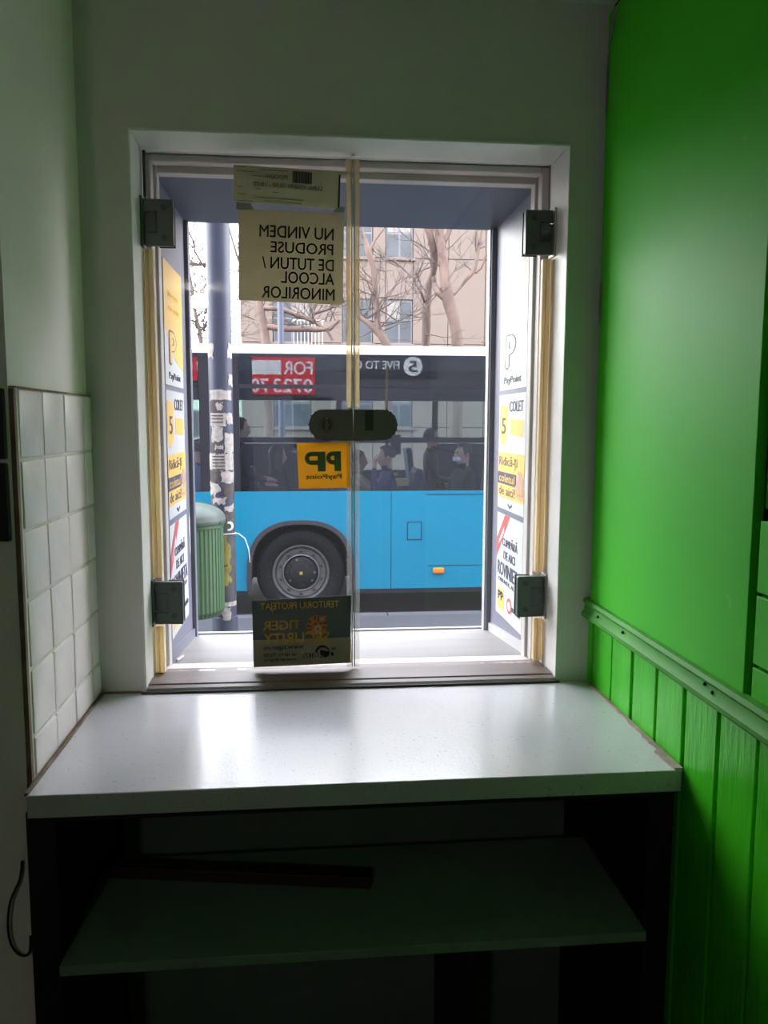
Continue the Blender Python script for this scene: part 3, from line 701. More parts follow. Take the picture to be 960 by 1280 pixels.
for X in (RX0, RX1):
    side = 'left' if X < 0 else 'right'
    ya, yb = (0.102, 0.318) if X < 0 else (0.103, 0.322)
    o, s, w, h = side_sticker(X, f'tall white and yellow sticker with an outlined letter, topmost on the {side} window lining', 1.572, 1.806 if X < 0 else 1.826, ya, yb)
    if X < 0:
        s.poly('yellow_field', [(0, h * 0.48), (w * 0.55, h * 0.22), (w, h * 0.15), (w, h), (0, h)], M['yellowprint'], o, 0.0, 0.0008)
        s.text('plata rapida', w * 0.2, w * 0.8, h * 0.72, h * 0.78, M['gold'], o, n0=0.0, n1=0.0011); s.text('a facturilor', w * 0.2, w * 0.85, h * 0.62, h * 0.67, M['gold'], o, n0=0.0, n1=0.0011)
    else:
        s.poly('yellow_field', [(w * 0.72, h * 0.52), (w, h * 0.42), (w, h), (w * 0.6, h)], mat('pale_mottle', rgb(222, 212, 196), 0.6, var=0.25, scale=40), o, 0.0, 0.0008)  # pale mottled patch on the upper part of this sticker
    hp = 0.10
    s.text('P', w * 0.20, w * 0.62, h * 0.17, h * 0.46, M['navy'], o, 0.06, 0.0, 0.0010, 'letter_mark')
    s.text('P', w * 0.245, w * 0.58, h * 0.185, h * 0.445, M['yellowprint'] if X < 0 else M['paper'], o, 0.028, 0.0, 0.0014, 'letter_mark')
    s.text('PayPoint', w * 0.18, w * 0.82, h * 0.035, h * 0.11, M['navy'], o, 0.006, **TS)
    o, s, w, h = side_sticker(X, f'middle sticker with yellow and navy text bands on the {side} window lining', 1.312, 1.562, ya, yb)
    s.text('COLET', w * 0.42, w * 0.92, h * 0.85, h * 0.94, M['navy'], o, 0.012, **TS)
    s.polys('yellow_shapes', [[(w * 0.03, h * 0.62), (w * 0.16, h * 0.55), (w * 0.34, h * 0.62), (w * 0.36, h * 0.90), (w * 0.03, h * 0.92)], [(w * 0.46, h * 0.66), (w * 0.94, h * 0.64), (w * 0.94, h * 0.78), (w * 0.46, h * 0.79)],
             [(0, h * 0.32), (w, h * 0.32), (w, h * 0.50), (0, h * 0.50)], [(0, h * 0.10), (w, h * 0.10), (w, h * 0.22), (0, h * 0.22)]], M['yellowprint'], o, 0.0, 0.0008)
    s.polys('navy_band', [[(0, h * 0.22), (w * 0.72, h * 0.22), (w * 0.72, h * 0.325), (0, h * 0.325)]], M['navy'], o, 0.0, 0.0009)
    s.text('5', w * 0.12, w * 0.28, h * 0.66, h * 0.80, M['navy'], o, 0.01, n0=0, n1=0.0013)
    s.text('Ridică-ți', w * 0.05, w * 0.75, h * 0.36, h * 0.47, M['navy'], o, 0.006, **TS)
    s.text('coletul', w * 0.05, w * 0.66, h * 0.24, h * 0.31, M['yellowprint'], o, 0.01, **TS)
    s.text('de aici!', w * 0.05, w * 0.68, h * 0.125, h * 0.205, M['navy'], o, 0.006, **TS)
    s.poly('hand_picture', [(w * 0.74, h * 0.14), (w * 0.96, h * 0.12), (w * 0.98, h * 0.30), (w * 0.90, h * 0.36), (w * 0.80, h * 0.36), (w * 0.74, h * 0.24)], M['skinprint'], o, 0.0, 0.0012)
    s.poly('parcel_picture', [(w * 0.70, h * 0.16), (w * 0.94, h * 0.16), (w * 0.94, h * 0.24), (w * 0.82, h * 0.20), (w * 0.70, h * 0.24)], M['tigerbeige'], o, 0.0, 0.0015)
    s.poly('arrow_mark', [(w * 0.42, h * 0.045), (w * 0.50, h * 0.02), (w * 0.58, h * 0.045), (w * 0.58, h * 0.065), (w * 0.50, h * 0.042), (w * 0.42, h * 0.065)], M['navy'], o, **TS)
    o, s, w, h = side_sticker(X, f'lowest white sticker with dark lettering and a red corner band on the {side} window lining', 1.076 if X < 0 else 1.070, 1.300, ya, yb)
    s.poly('red_corner', [(0, h * 0.55), (0, h * 0.74), (w * 0.32, h), (w * 0.52, h)], M['redprint'], o, 0.0, 0.0008)
    s.poly('corner_text', [(w * 0.06, h * 0.68), (w * 0.10, h * 0.73), (w * 0.30, h * 0.89), (w * 0.31, h * 0.83)], M['paper'], o, 0.0, 0.0012)
    s.text('CUMPĂRĂ', w * 0.24, w * 0.82, h * 0.70, h * 0.80, M['navy'], o, 0.004, **TS)
    s.text('DE AICI', w * 0.30, w * 0.74, h * 0.575, h * 0.655, M['navy'], o, 0.004, **TS)
    s.text('ROVINIETA', w * 0.06, w * 0.95, h * 0.40, h * 0.535, M['navy'], o, 0.02, **TS)
    s.text('ORIUNDE, AUTO', w * 0.1, w * 0.9, h * 0.33, h * 0.375, M['navy'], o, **TS)
    s.rect('yellow_mark', w * 0.08, w * 0.34, h * 0.06, h * 0.27, M['yellowprint'], o, 0.0, 0.0008)
    s.text('PP', w * 0.10, w * 0.32, h * 0.15, h * 0.24, M['black'], o, 0.03, n0=0, n1=0.0013)
    s.polys('red_ring', [disc(w * 0.55, h * 0.16, w * 0.10, 20, h * 0.075)], M['redprint'], o, 0.0, 0.0008)
    s.polys('ring_centre', [disc(w * 0.55, h * 0.16, w * 0.06, 20, h * 0.045)], M['paper'], o, 0.0, 0.0011)
    s.text('erovinieta', w * 0.64, w * 0.96, h * 0.13, h * 0.19, M['navy'], o, **TS)
s = Sheet((RX0 + 0.0008, 0, 0), (0, 1, 0), (0, 0, 1)); s.N = Vector((1, 0, 0))
tag(s.poly('torn_paper', [(0.490, 1.176), (0.506, 1.189), (0.510, 1.268), (0.500, 1.284), (0.492, 1.243), (0.497, 1.219)], M['paper'], None, -0.0006, 0.0006), 'torn strip of white paper at the outer edge of the left lining', 'paper')
MB().tube([(-0.276, 0.195, 1.0066), (-0.270, 0.24, 1.0025)], 0.0030, 10).build('cigarette_end', M['paper'])
ce = bpy.data.objects['cigarette_end']; tag(ce, 'small white cigarette end on the outer sill, left corner', 'cigarette')
ce.location = (0, 0, 0)

# ------------------------------------------------------------------ counter with its shelf
ct = empty('counter', 'speckled grey white service counter with black base under the window', 'counter', (0.07, -0.2, 0.0))
m = MB(); m.box(XL + 0.0105, XR - 0.003, -0.405, -0.001, ZC - 0.032, ZC, 0.0015)
m.build('worktop', M['counter'], ct)
for (x0, x1) in ((XL + 0.0012, XL + 0.040), (XR - 0.042, XR - 0.003)):
    box('side_panel', M['blackboard'], x0, x1, -0.385, -0.002, 0.0, ZC - 0.033, ct, 0.001)
box('apron', M['blackboard'], XL + 0.040, XR - 0.042, -0.385, -0.365, ZC - 0.048, ZC - 0.033, ct, 0.001)
box('shelf', M['shelf'], XL + 0.0405, XR - 0.0425, -0.398, -0.125, 0.742, 0.757, ct, 0.001)
box('shade_board', M['shadeback'], XL + 0.041, XR - 0.043, -0.020, -0.003, 0.0, ZC - 0.034, ct)  # darker board over the pale wall imitates the shade under the counter
box('divider', M['blackboard'], 0.22, 0.245, -0.36, -0.126, 0.0, 0.741, ct, 0.001)
# crumbling filler along the green boards
m = MB()
rng = random.Random(5)
yy = -0.402; prev = None
pts_o = []
while yy < -0.02:
    d = 0.0030 + (0.011 if yy < -0.33 else 0.0045 if yy < -0.2 else 0.001) * rng.random()
    pts_o.append((XR - 0.003 - d, yy)); yy += 0.012
poly = pts_o + [(XR - 0.0005, -0.02), (XR - 0.0005, -0.402)]
m.prism(poly, ZC - 0.004, ZC + 0.0022, 'XY')
m.build('filler', M['caulk'], ct)
box('filler', M['browngrout'], XL + 0.0065, XL + 0.0125, -0.402, -0.004, ZC - 0.002, ZC + 0.003, ct, 0.001)
box('filler', M['browngrout'], XL + 0.01, OX0 - 0.005, -0.005, -0.0005, ZC - 0.001, ZC + 0.003, ct)
# dark stick lying on the shelf
a, b = Vector((-0.343, -0.170, 0.7576)), Vector((0.100, -0.243, 0.7576))
bt = MB().box(-0.221, 0.221, -0.014, 0.014, 0, 0.020, 0.002).build('wooden_stick', M['baton'])
bt.location = (a + b) / 2; bt.rotation_euler = (0, 0, math.atan2(b.y - a.y, b.x - a.x))
tag(bt, 'dark brown wooden stick lying across the shelf under the counter', 'stick')
# loose cable hanging left of the counter
key = [Vector(p) for p in ((XL - 0.010, YN - 0.004, 0.90), (XL - 0.013, YN - 0.008, 0.875), (XL - 0.026, YN - 0.010, 0.845), (XL - 0.031, YN - 0.010, 0.81), (XL - 0.028, YN - 0.009, 0.78), (XL - 0.017, YN - 0.007, 0.763), (XL - 0.006, YN - 0.006, 0.765), (XL - 0.003, YN - 0.006, 0.79))]
pts = []
for k in range(len(key) - 1):
    p0, p1, p2, p3 = key[max(k - 1, 0)], key[k], key[k + 1], key[min(k + 2, len(key) - 1)]
    for t in (0, .25, .5, .75):
        pts.append(0.5 * ((2 * p1) + (p2 - p0) * t + (2 * p0 - 5 * p1 + 4 * p2 - p3) * t * t + (3 * p1 - p0 - 3 * p2 + p3) * t ** 3))
cb = MB().tube(pts + [key[-1]], 0.0017, 8).build('cable', M['wire'], None, True)
tag(cb, 'loop of loose black cable hanging left of the counter', 'cable')

# ------------------------------------------------------------------ street
ZS, ZR = -0.45, -0.59                    # pavement and road level
st(box('pavement', M['pavement'], -30, 40, YO, 6.45, ZS - 0.3, ZS), 'dark grey pavement outside the window')
kb = root_structure('kerb', 'grey kerb stones along the bus stop')
ks = None
for k in range(-9, 14):
    if ks is None:
        o = MB().box(-0.495, 0.495, -0.075, 0.075, -0.3, 0.0, 0.008).build('kerb_stone', M['kerb']); ks = o.data
    else: o = obj('kerb_stone', ks, None)
    o.parent = kb; o.location = (k + 0.3, 6.527, ZS + random.uniform(-0.004, 0.004))
st(box('road', M['asphalt'], -60, 80, 6.60, 90, ZR - 0.3, ZR), 'grey asphalt road')

# the shop building's own street front carries signs that show mirrored in the bus windows
YV = 2 * 7.004 - (YO + 0.06)
def fsign(name, label, x0, y0, x1, y1, m):
    a, b = at(x0, y0, YV), at(x1, y1, YV)
    s = Sheet((b.x, YO + 0.05, b.z), (-1, 0, 0), (0, 0, 1))
    w, h = b.x - a.x, a.z - b.z
    o = box(name, m, a.x, b.x, YO + 0.0125, YO + 0.05, b.z, a.z, None, 0.003)
    tag(o, label, 'sign', 'signs on the street front, seen mirrored in the bus windows')
    f = lambda px, py: ((x1 - px) / (x1 - x0) * w, (y1 - py) / (y1 - y0) * h)
    return o, s, f
FS = dict(n0=0.0, n1=0.006)
o, s, f = fsign('banner', 'red banner with white FOR and phone number, mirrored in the bus window', 311, 446, 394, 493.5, M['signred'])
def ft(body, xa, xb, ya, yb, m, bold=0.03):
    (u1, v0), (u0, v1) = f(xa, yb), f(xb, ya)
    s.text(body, u0, u1, v0, v1, m, o, bold, **FS)
ft('FOR', 354, 391, 451, 468, M['signwhite'], 0.022)
(u1, v0), (u0, v1) = f(313, 468), f(351, 450)
s.rect('white_block', u0, u1, v0, v1, M['signwhite'], o, 0.0, 0.006)
ft('0723', 341, 391, 473, 491, M['signwhite'], 0.02); ft('70', 313, 335, 473, 491, M['signwhite'], 0.02)
o, s, f = fsign('shop_sign', 'dark shop sign with a pale round number mark, mirrored in the bus window', 432, 443, 546, 472, M['signdark'])
u, v = f(516, 457.5); r = abs(f(504, 457)[0] - f(516, 457)[0])
s.poly('number_disc', disc(u, v, r, 32), M['signwhite'], o, 0.0, 0.005)
(u1, v0), (u0, v1) = f(510.5, 465), f(521.5, 450.5)
s.text('5', u0, u1, v0, v1, M['signdark'], o, 0.02, 0.0, 0.010)
ft('FIVE TO GO', 434, 499, 450.5, 461.5, M['signwhite'], 0.012)
o, s, f = fsign('red_sign', 'red sign panel mirrored in the far left bus window', 236, 446, 263, 476, M['signred'])
s.rect('white_block', *sorted((f(246, 0)[0], f(258, 0)[0])), f(0, 466)[1], f(0, 452)[1], M['signwhite'], o, 0.0, 0.006)

# ------------------------------------------------------------------ pole and litter bin
PC = Vector((at(280, 700, 5.75).x, 5.75, 0)); PR = 0.104
pole = empty('street_pole', 'grey blue metal pole covered with torn posters, beside the green litter bin', 'pole', (PC.x, PC.y, ZS))
MB().lathe([(0.0001, ZS), (PR, ZS), (PR, 1.9), (PR, 9.5), (0.0001, 9.5)], (PC.x, PC.y, 0), 'Z', 32).build('shaft', M['polemetal'], pole, True)
MB().lathe([(PR + 0.0015, ZS + 0.32), (PR + 0.0025, ZS + 0.4), (PR + 0.002, 0.62), (PR + 0.001, 0.72)], (PC.x, PC.y, 0), 'Z', 32).build('grimy_sleeve', M['polelow'], pole, True)
MB().lathe([(0.0001, ZS + 0.0), (PR + 0.045, ZS + 0.0), (PR + 0.045, ZS + 0.02), (PR + 0.012, ZS + 0.05), (PR + 0.010, ZS + 0.20), (PR + 0.001, ZS + 0.205)], (PC.x, PC.y, 0), 'Z', 32).build('base_flange', M['polemetal'], pole, True)
def zpx(y): return at(280, y, 5.65).z
def patch(name, m, y0, y1, a, b, parent=pole, off=0.004, ragged=0.0):
    """paper wrapped on the pole between photo rows y0..y1 and shaft positions a..b (-1 left edge .. 1 right edge)"""
    z1, z0 = zpx(y0), zpx(y1)
    A0, A1 = -PI / 2 + math.asin(max(-1, min(1, a))), -PI / 2 + math.asin(max(-1, min(1, b)))
    mb = MB(); n = 6; rows = 5 if ragged else 2
    R_ = PR + off
    grid = []
    for i in range(rows):
        t = i / (rows - 1); g = []
        ja, jb = random.uniform(-ragged, ragged), random.uniform(-ragged, ragged)
        for k in range(n + 1):
            an = A0 + ja + (A1 + jb - A0 - ja) * k / n
            zz = z0 + (z1 - z0) * t + (random.uniform(-1, 1) * ragged * 0.12 if i in (0, rows - 1) else 0)
            g.append((mb.bm.verts.new((PC.x + R_ * math.cos(an), PC.y + R_ * math.sin(an), zz)), mb.bm.verts.new((PC.x + (R_ - 0.002) * math.cos(an), PC.y + (R_ - 0.002) * math.sin(an), zz))))
        grid.append(g)
    for i in range(rows - 1):
        for k in range(n):
            for q_ in (0, 1):
                mb.bm.faces.new((grid[i][k][q_], grid[i][k + 1][q_], grid[i + 1][k + 1][q_], grid[i + 1][k][q_]))
    return mb.build(name, m, parent)
for y0, y1, a, b, mm, rg in ((430, 448, -0.9, -0.45, 'poster', .12), (428, 448, 0.7, 0.98, 'poster', .1), (468, 482, 0.7, 0.98, 'poster', .12), (488, 500, -0.8, 0.9, 'poster', .1),
        (500, 515, -0.75, 0.35, 'posterdark', .03), (503, 513, -0.3, 0.25, 'poster', .1), (516, 533, -0.8, 0.45, 'poster', .02), (516, 530, 0.5, 0.95, 'poster', .1), (534, 552, -0.7, 0.2, 'poster', .1), (542, 566, 0.35, 0.98, 'poster', .08), (553, 566, -0.8, 0.1, 'posterdark', .15), (556, 562, -0.5, 0.2, 'poster', .1),
        (567, 588, -0.98, 0.95, 'poster', .05), (588, 602, -0.9, -0.1, 'posterdark', .15), (589, 604, 0.05, 0.95, 'poster', .1), (602, 618, -0.95, -0.2, 'poster', .2), (605, 622, 0.1, 0.9, 'posterdark', .2), (620, 630, -0.7, 0.4, 'poster', .2), (632, 640, 0.3, 0.9, 'poster', .15), (640, 650, -0.4, 0.8, 'posterdark', .2)):
    patch('poster', M[mm], y0, y1, a, b, ragged=rg)
for yy in (570, 574, 578, 582, 586, 519, 523, 527): patch('print_lines', M['posterdark'], yy, yy + 1.4, -0.7, 0.3 if yy > 560 else 0.25, off=0.0065)
patch('spray_paint', M['graffiti'], 668, 688, -0.6, 0.5, ragged=0.25, off=0.005)
patch('spray_paint', M['graffiti'], 686, 706, -0.1, 0.65, ragged=0.2, off=0.005)
patch('spray_paint', M['graffiti'], 706, 730, -0.2, 0.55, ragged=0.25, off=0.005)
patch('pale_band', M['poster'], 753, 758.5, -0.98, 0.98, off=0.005)
patch('torn_paper', M['poster'], 759, 775, -0.1, 0.55, off=0.016, ragged=0.08)
zc_ = zpx(658)
mb = MB(); 
for k in range(20):
    pass
mb.lathe([(0.0001, -0.004), (0.040, -0.004), (0.043, 0.012)], (PC.x + 0.055, PC.y - PR * 0.87, zc_), 'Y', 24)
rs = mb.build('round_label', M['signwhite'], pole, True)
MB().lathe([(0.0001, -0.006), (0.024, -0.006), (0.026, -0.002)], (PC.x + 0.055, PC.y - PR * 0.87, zc_), 'Y', 20).build('label_centre', M['binbody'], rs, True)
MB().tube([at(278, 668, 5.63), at(298, 667, 5.60), at(306, 673, 5.6), at(311, 687, 5.6), at(312.5, 703, 5.6)], 0.0045, 6).build('white_tie', M['whitewire'], pole, True)
MB().tube([(PC.x + (PR + .004) * math.cos(a), PC.y + (PR + .004) * math.sin(a), zpx(668)) for a in [PI * 2 * k / 24 for k in range(25)]], 0.004, 6).build('white_tie', M['whitewire'], pole, True)

BX, BY, BR = at(241, 700, 5.42).x, 5.40, 0.262
zt, zm, zb = at(238, 628, 5.4).z, at(270, 657, 5.2).z, at(262, 774, 5.2).z
lb = empty('litter_bin', 'green ribbed litter bin with domed grey lid, strapped to the poster pole', 'litter bin', (BX, BY, zb))
nrib = 44
rib = lambda a, h: 1.0 + 0.012 * (1 if math.cos(a * nrib) > -0.2 else -1.2)
MB().lathe([(0.0001, zb), (BR * 0.9, zb), (BR * 0.94, zb + 0.02), (BR, zb + 0.05), (BR, zm - 0.03)], (BX, BY, 0), 'Z', nrib * 6, r_jit=rib).build('body', M['binbody'], lb)
MB().lathe([(BR * 1.015, zm - 0.035), (BR * 1.03, zm - 0.03), (BR * 1.03, zm - 0.004), (BR * 0.97, zm)], (BX, BY, 0), 'Z', 48).build('collar', M['binbody'], lb, True)
dome = [(BR * 0.9, zm - 0.002), (BR * 1.08, zm + 0.0), (BR * 1.10, zm + 0.03)] + [(BR * 1.09 * math.cos(t), zm + 0.035 + (zt - zm - 0.035) * math.sin(t)) for t in [PI / 2 * k / 8 for k in range(8)]] + [(0.0001, zt)]
MB().lathe(dome, (BX, BY, 0), 'Z', 48).build('lid', M['binlid'], lb, True)
MB().lathe([(0.0001, -0.01), (0.013, -0.01), (0.015, 0.0), (0.015, 0.02)], (BX + BR * 0.93, BY - BR * 0.50, zm + 0.02), 'Y', 14).build('lid_bolt', M['binbody'], lb, True)
d_ = Vector((PC.x - BX, PC.y - BY, 0)).normalized()
a_, b_ = Vector((BX, BY, 0.25)) + d_ * (BR - 0.01), Vector((PC.x, PC.y, 0.25)) - d_ * (PR - 0.002)
for zz in (0.05, 0.55):
    MB().tube([(a_.x, a_.y, zz), (b_.x, b_.y, zz)], 0.02, 8).build('bracket', M['polelow'], lb)

# ------------------------------------------------------------------ the bus
BY0, BY1, BX0, BX1 = 7.0, 9.5, -4.2, 7.9
ZB, ZBELT, ZG = -0.288, 0.776, 2.213
bus = empty('bus', 'sky blue city bus with white roof edge standing in the street', 'bus', (BX0, 8.25, ZR))
WX, WZ = -0.085, -0.109
def arch(cx, hw, top, zlow, n=28, e=2.5):
    pts = []
    for k in range(n + 1):
        t = PI * k / n
        c, s_ = math.cos(t), math.sin(t)
        pts.append((cx + hw * math.copysign(abs(c) ** (2 / e), c), WZ + (top - WZ) * abs(s_) ** (2 / e)))
    return [(cx + hw, zlow)] + pts + [(cx - hw, zlow)]       # right to left, over the top
def side_piece(x0, x1, wheel=None):
    pts = [(x0, ZB), (x0, ZBELT), (x1, ZBELT), (x1, ZB)]
    if wheel is not None: pts += arch(wheel, 0.54, 0.445, ZB)
    return MB().prism(pts, BY0, BY0 + 0.03, 'XZ').build('side_panel', M['busblue'], bus)
edges = [BX0, -1.75, 0.884, 2.25, 3.6, 4.95, 6.9, BX1]
WX2 = 5.9
for a, b in zip(edges, edges[1:]):
    side_piece(a + 0.003, b - 0.003, WX if a < WX < b else WX2 if a < WX2 < b else None)
box('panel_backing', M['bluegap'], BX0, WX - 0.62, BY0 + 0.031, BY0 + 0.06, ZB, ZBELT, bus)
box('panel_backing', M['bluegap'], WX + 0.62, WX2 - 0.62, BY0 + 0.031, BY0 + 0.06, ZB, ZBELT, bus)
box('panel_backing', M['bluegap'], WX - 0.62, WX + 0.62, BY0 + 0.031, BY0 + 0.06, 0.47, ZBELT, bus)
# little hatch, grooves, side marker
hx0, hx1, hz0, hz1 = at(513, 0, 7).x, at(533, 0, 7).x, at(523, 675, 7).z, at(523, 652, 7).z
hatch = box('hatch_rim', M['bluegap'], hx0, hx1, BY0 - 0.003, BY0 - 0.0003, hz0, hz1, bus)
box('hatch_lid', M['busblue'], hx0 + 0.011, hx1 - 0.011, BY0 - 0.006, BY0 - 0.0031, hz0 + 0.011, hz1 - 0.011, hatch, 0.001)
a, b = at(534, 707, 7), at(700, 708, 7); box('groove', M['bluegap'], a.x, a.x + 1.2, BY0 - 0.002, BY0 - 0.0003, a.z - 0.004, a.z + 0.004, bus)
a = at(533, 618, 7); box('groove', M['bluegap'], a.x, a.x + 1.2, BY0 - 0.002, BY0 - 0.0003, a.z - 0.006, a.z + 0.004, bus)
a = at(548, 713, 7); mk = box('side_marker', M['amber'], a.x - 0.06, a.x + 0.06, BY0 - 0.022, BY0 - 0.0003, a.z - 0.03, a.z + 0.03, bus, 0.012, True)
box('side_marker', M['amber'], a.x - 0.06 - 2.4, a.x + 0.06 - 2.4, BY0 - 0.022, BY0 - 0.0003, a.z - 0.03, a.z + 0.03, bus, 0.012, True)
box('skirt_strip', M['busdark'], BX0, WX - 0.56, BY0 + 0.004, BY0 + 0.03, ZB - 0.05, ZB - 0.001, bus)
box('skirt_strip', M['busdark'], WX + 0.56, WX2 - 0.56, BY0 + 0.004, BY0 + 0.03, ZB - 0.05, ZB - 0.001, bus)
# wheel arches, liners and wheels
def tyre_wheel(cx):
    c = (cx, BY0 + 0.05, WZ)
    prof = [(0.300, 0.0), (0.312, -0.012), (0.34, -0.030), (0.39, -0.036), (0.44, -0.030), (0.468, -0.008), (0.478, 0.02), (0.478, 0.23), (0.462, 0.26), (0.30, 0.26)]
    w = MB().lathe(prof, c, 'Y', 64).build('wheel', M['rubber'], bus, True)
    prof = [(0.304, 0.02), (0.308, -0.012), (0.303, -0.022), (0.292, -0.022), (0.286, -0.008), (0.280, 0.006), (0.268, 0.012), (0.262, -0.002), (0.250, -0.004), (0.205, 0.012), (0.200, 0.0), (0.194, -0.004), (0.188, 0.0), (0.184, 0.03), (0.0001, 0.035)]
    rm = MB().lathe(prof, c, 'Y', 64).build('rim', M['rim'], w, True)
    for k in range(10):
        a = 2 * PI * (k + 0.5) / 10
        m_ = MB(); pts = disc(0, 0, 0.020, 12, 0.013)
        ca, sa = math.cos(a), math.sin(a)
        pp = [(c[0] + 0.230 * ca - u * sa + v * ca, c[2] + 0.230 * sa + u * ca + v * sa) for u, v in pts]
        m_.prism(pp, c[1] - 0.006, c[1] + 0.02, 'XZ'); m_.build('rim_hole', M['hinge2'], w)
    hb = MB().lathe([(0.183, 0.028), (0.165, 0.010), (0.15, 0.004), (0.11, -0.004), (0.10, -0.022), (0.06, -0.03), (0.0001, -0.032)], c, 'Y', 40).build('hub', M['hub'], w, True)
    for k in range(10):
        a = 2 * PI * k / 10
        MB().lathe([(0.0001, -0.022), (0.010, -0.020), (0.013, 0.0), (0.016, 0.01)], (c[0] + 0.145 * math.cos(a), c[1], c[2] + 0.145 * math.sin(a)), 'Y', 6).build('wheel_nut', M['hub'] if k % 3 else M['rim'], w)
    box('hub_mark', M['gold'], cx - 0.016, cx + 0.016, c[1] - 0.036, c[1] - 0.031, WZ - 0.016, WZ + 0.016, w)
    # arch edge
    outer, inner = arch(cx, 0.575, 0.470, ZB), arch(cx, 0.525, 0.425, ZB)
    m_ = MB()
    n_ = len(outer)
    lo = [(m_.bm.verts.new((u, BY0 - 0.016, v)), m_.bm.verts.new((u2, BY0 - 0.016, v2)), m_.bm.verts.new((u, BY0 + 0.02, v)), m_.bm.verts.new((u2, BY0 + 0.06, v2))) for (u, v), (u2, v2) in zip(outer, inner)]
    for p, q_ in zip(lo, lo[1:]):
        m_.bm.faces.new((p[0], q_[0], q_[1], p[1])); m_.bm.faces.new((p[0], q_[0], q_[2], p[2])); m_.bm.faces.new((p[1], q_[1], q_[3], p[3]))
    m_.build('arch_edge', M['archedge'], bus, True)
    # liner tunnel
    m_ = MB(); pr = arch(cx, 0.56, 0.46, ZB)
    A_ = [m_.bm.verts.new((u, BY0 + 0.032, v)) for u, v in pr]; B_ = [m_.bm.verts.new((u, BY0 + 0.75, v)) for u, v in pr]
    for i in range(len(pr) - 1): m_.bm.faces.new((A_[i], A_[i + 1], B_[i + 1], B_[i]))
    f_ = m_.bm.faces.new(B_); f_.normal_update(); bmesh.ops.triangulate(m_.bm, faces=[f_])
    m_.build('arch_liner', M['archrubber'], bus)
tyre_wheel(WX); tyre_wheel(WX2)
for cx in (WX, WX2):
    MB().lathe([(0.25, 0.0), (0.46, -0.03), (0.478, 0.02), (0.478, 0.26), (0.25, 0.26)], (cx, BY1 - 0.31, WZ), 'Y', 40).build('wheel', M['rubber'], bus, True)
# shell: underfloor, floor, roof, ends, far side
box('underframe', M['busdark'], BX0 + 0.05, WX - 0.63, BY0 + 0.07, BY1 - 0.07, ZB - 0.02, -0.02, bus)
box('underframe', M['busdark'], WX + 0.63, WX2 - 0.63, BY0 + 0.07, BY1 - 0.07, ZB - 0.02, -0.02, bus)
box('underframe', M['busdark'], WX - 0.62, WX + 0.62, BY0 + 0.80, BY1 - 0.80, ZB + 0.1, -0.02, bus)
box('bus_floor', M['busdark'], BX0 + 0.02, BX1 - 0.02, BY0 + 0.065, BY1 - 0.04, 0.47, 0.50, bus) if False else None
box('bus_floor', M['busdark'], BX0 + 0.02, BX1 - 0.02, BY0 + 0.78, BY1 - 0.04, 0.02, 0.08, bus)
box('wheel_box', M['businside'], WX - 0.62, WX + 0.62, BY0 + 0.065, BY0 + 0.77, 0.465, 0.485, bus)
box('bus_floor', M['busdark'], BX0 + 0.02, WX - 0.63, BY0 + 0.065, BY0 + 0.779, 0.02, 0.08, bus)
box('bus_floor', M['busdark'], WX + 0.63, WX2 - 0.63, BY0 + 0.065, BY0 + 0.779, 0.02, 0.08, bus)
rp_ = [(BY0, ZG), (BY0 - 0.004, ZG + 0.03), (BY0 + 0.012, ZG + 0.065), (BY0 + 0.05, ZG + 0.092), (BY0 + 0.35, ZG + 0.125), (BY1 - 0.35, ZG + 0.125), (BY1 - 0.05, ZG + 0.092), (BY1, ZG + 0.03), (BY1, ZG)]
MB().prism(rp_, BX0, BX1, 'YZ').build('roof', M['buswhite'], bus)
box('roof_lining', M['businside'], BX0 + 0.02, BX1 - 0.02, BY0 + 0.03, BY1 - 0.03, ZG - 0.03, ZG - 0.002, bus)
for x in (BX0, BX1 - 0.03): box('end_wall', M['busblue'], x, x + 0.03, BY0 + 0.031, BY1 - 0.031, ZB, ZG - 0.001, bus)
for a, b, zs in ((BX0, 0.46, 1.22), (0.46, 1.70, 0.86), (1.70, BX1, 1.22)):
    box('far_side', M['busblue'], a, b, BY1 - 0.03, BY1, ZB, zs, bus)
    box('far_lining', M['businside'], a + 0.03, b - 0.03, BY1 - 0.05, BY1 - 0.031, 0.08, zs, bus)
box('far_header', M['businside'], BX0 + 0.03, BX1 - 0.03, BY1 - 0.10, BY1, 1.80, ZG - 0.031, bus)
xs = [BX0 + 0.03, -2.75, -1.12, 0.42, 1.74, 3.2, 4.7, 6.2, BX1 - 0.03]
for a, b in zip(xs, xs[1:]):
    box('far_window', M['busglassfar'], a + 0.04, b - 0.04, BY1 - 0.014, BY1 - 0.008, 0.861 if a == 0.42 else 1.221, 1.799, bus)
for x in xs[1:-1]:
    box('far_pillar', M['busdark'], x - 0.04, x + 0.04, BY1 - 0.06, BY1, 1.221, 1.799, bus)
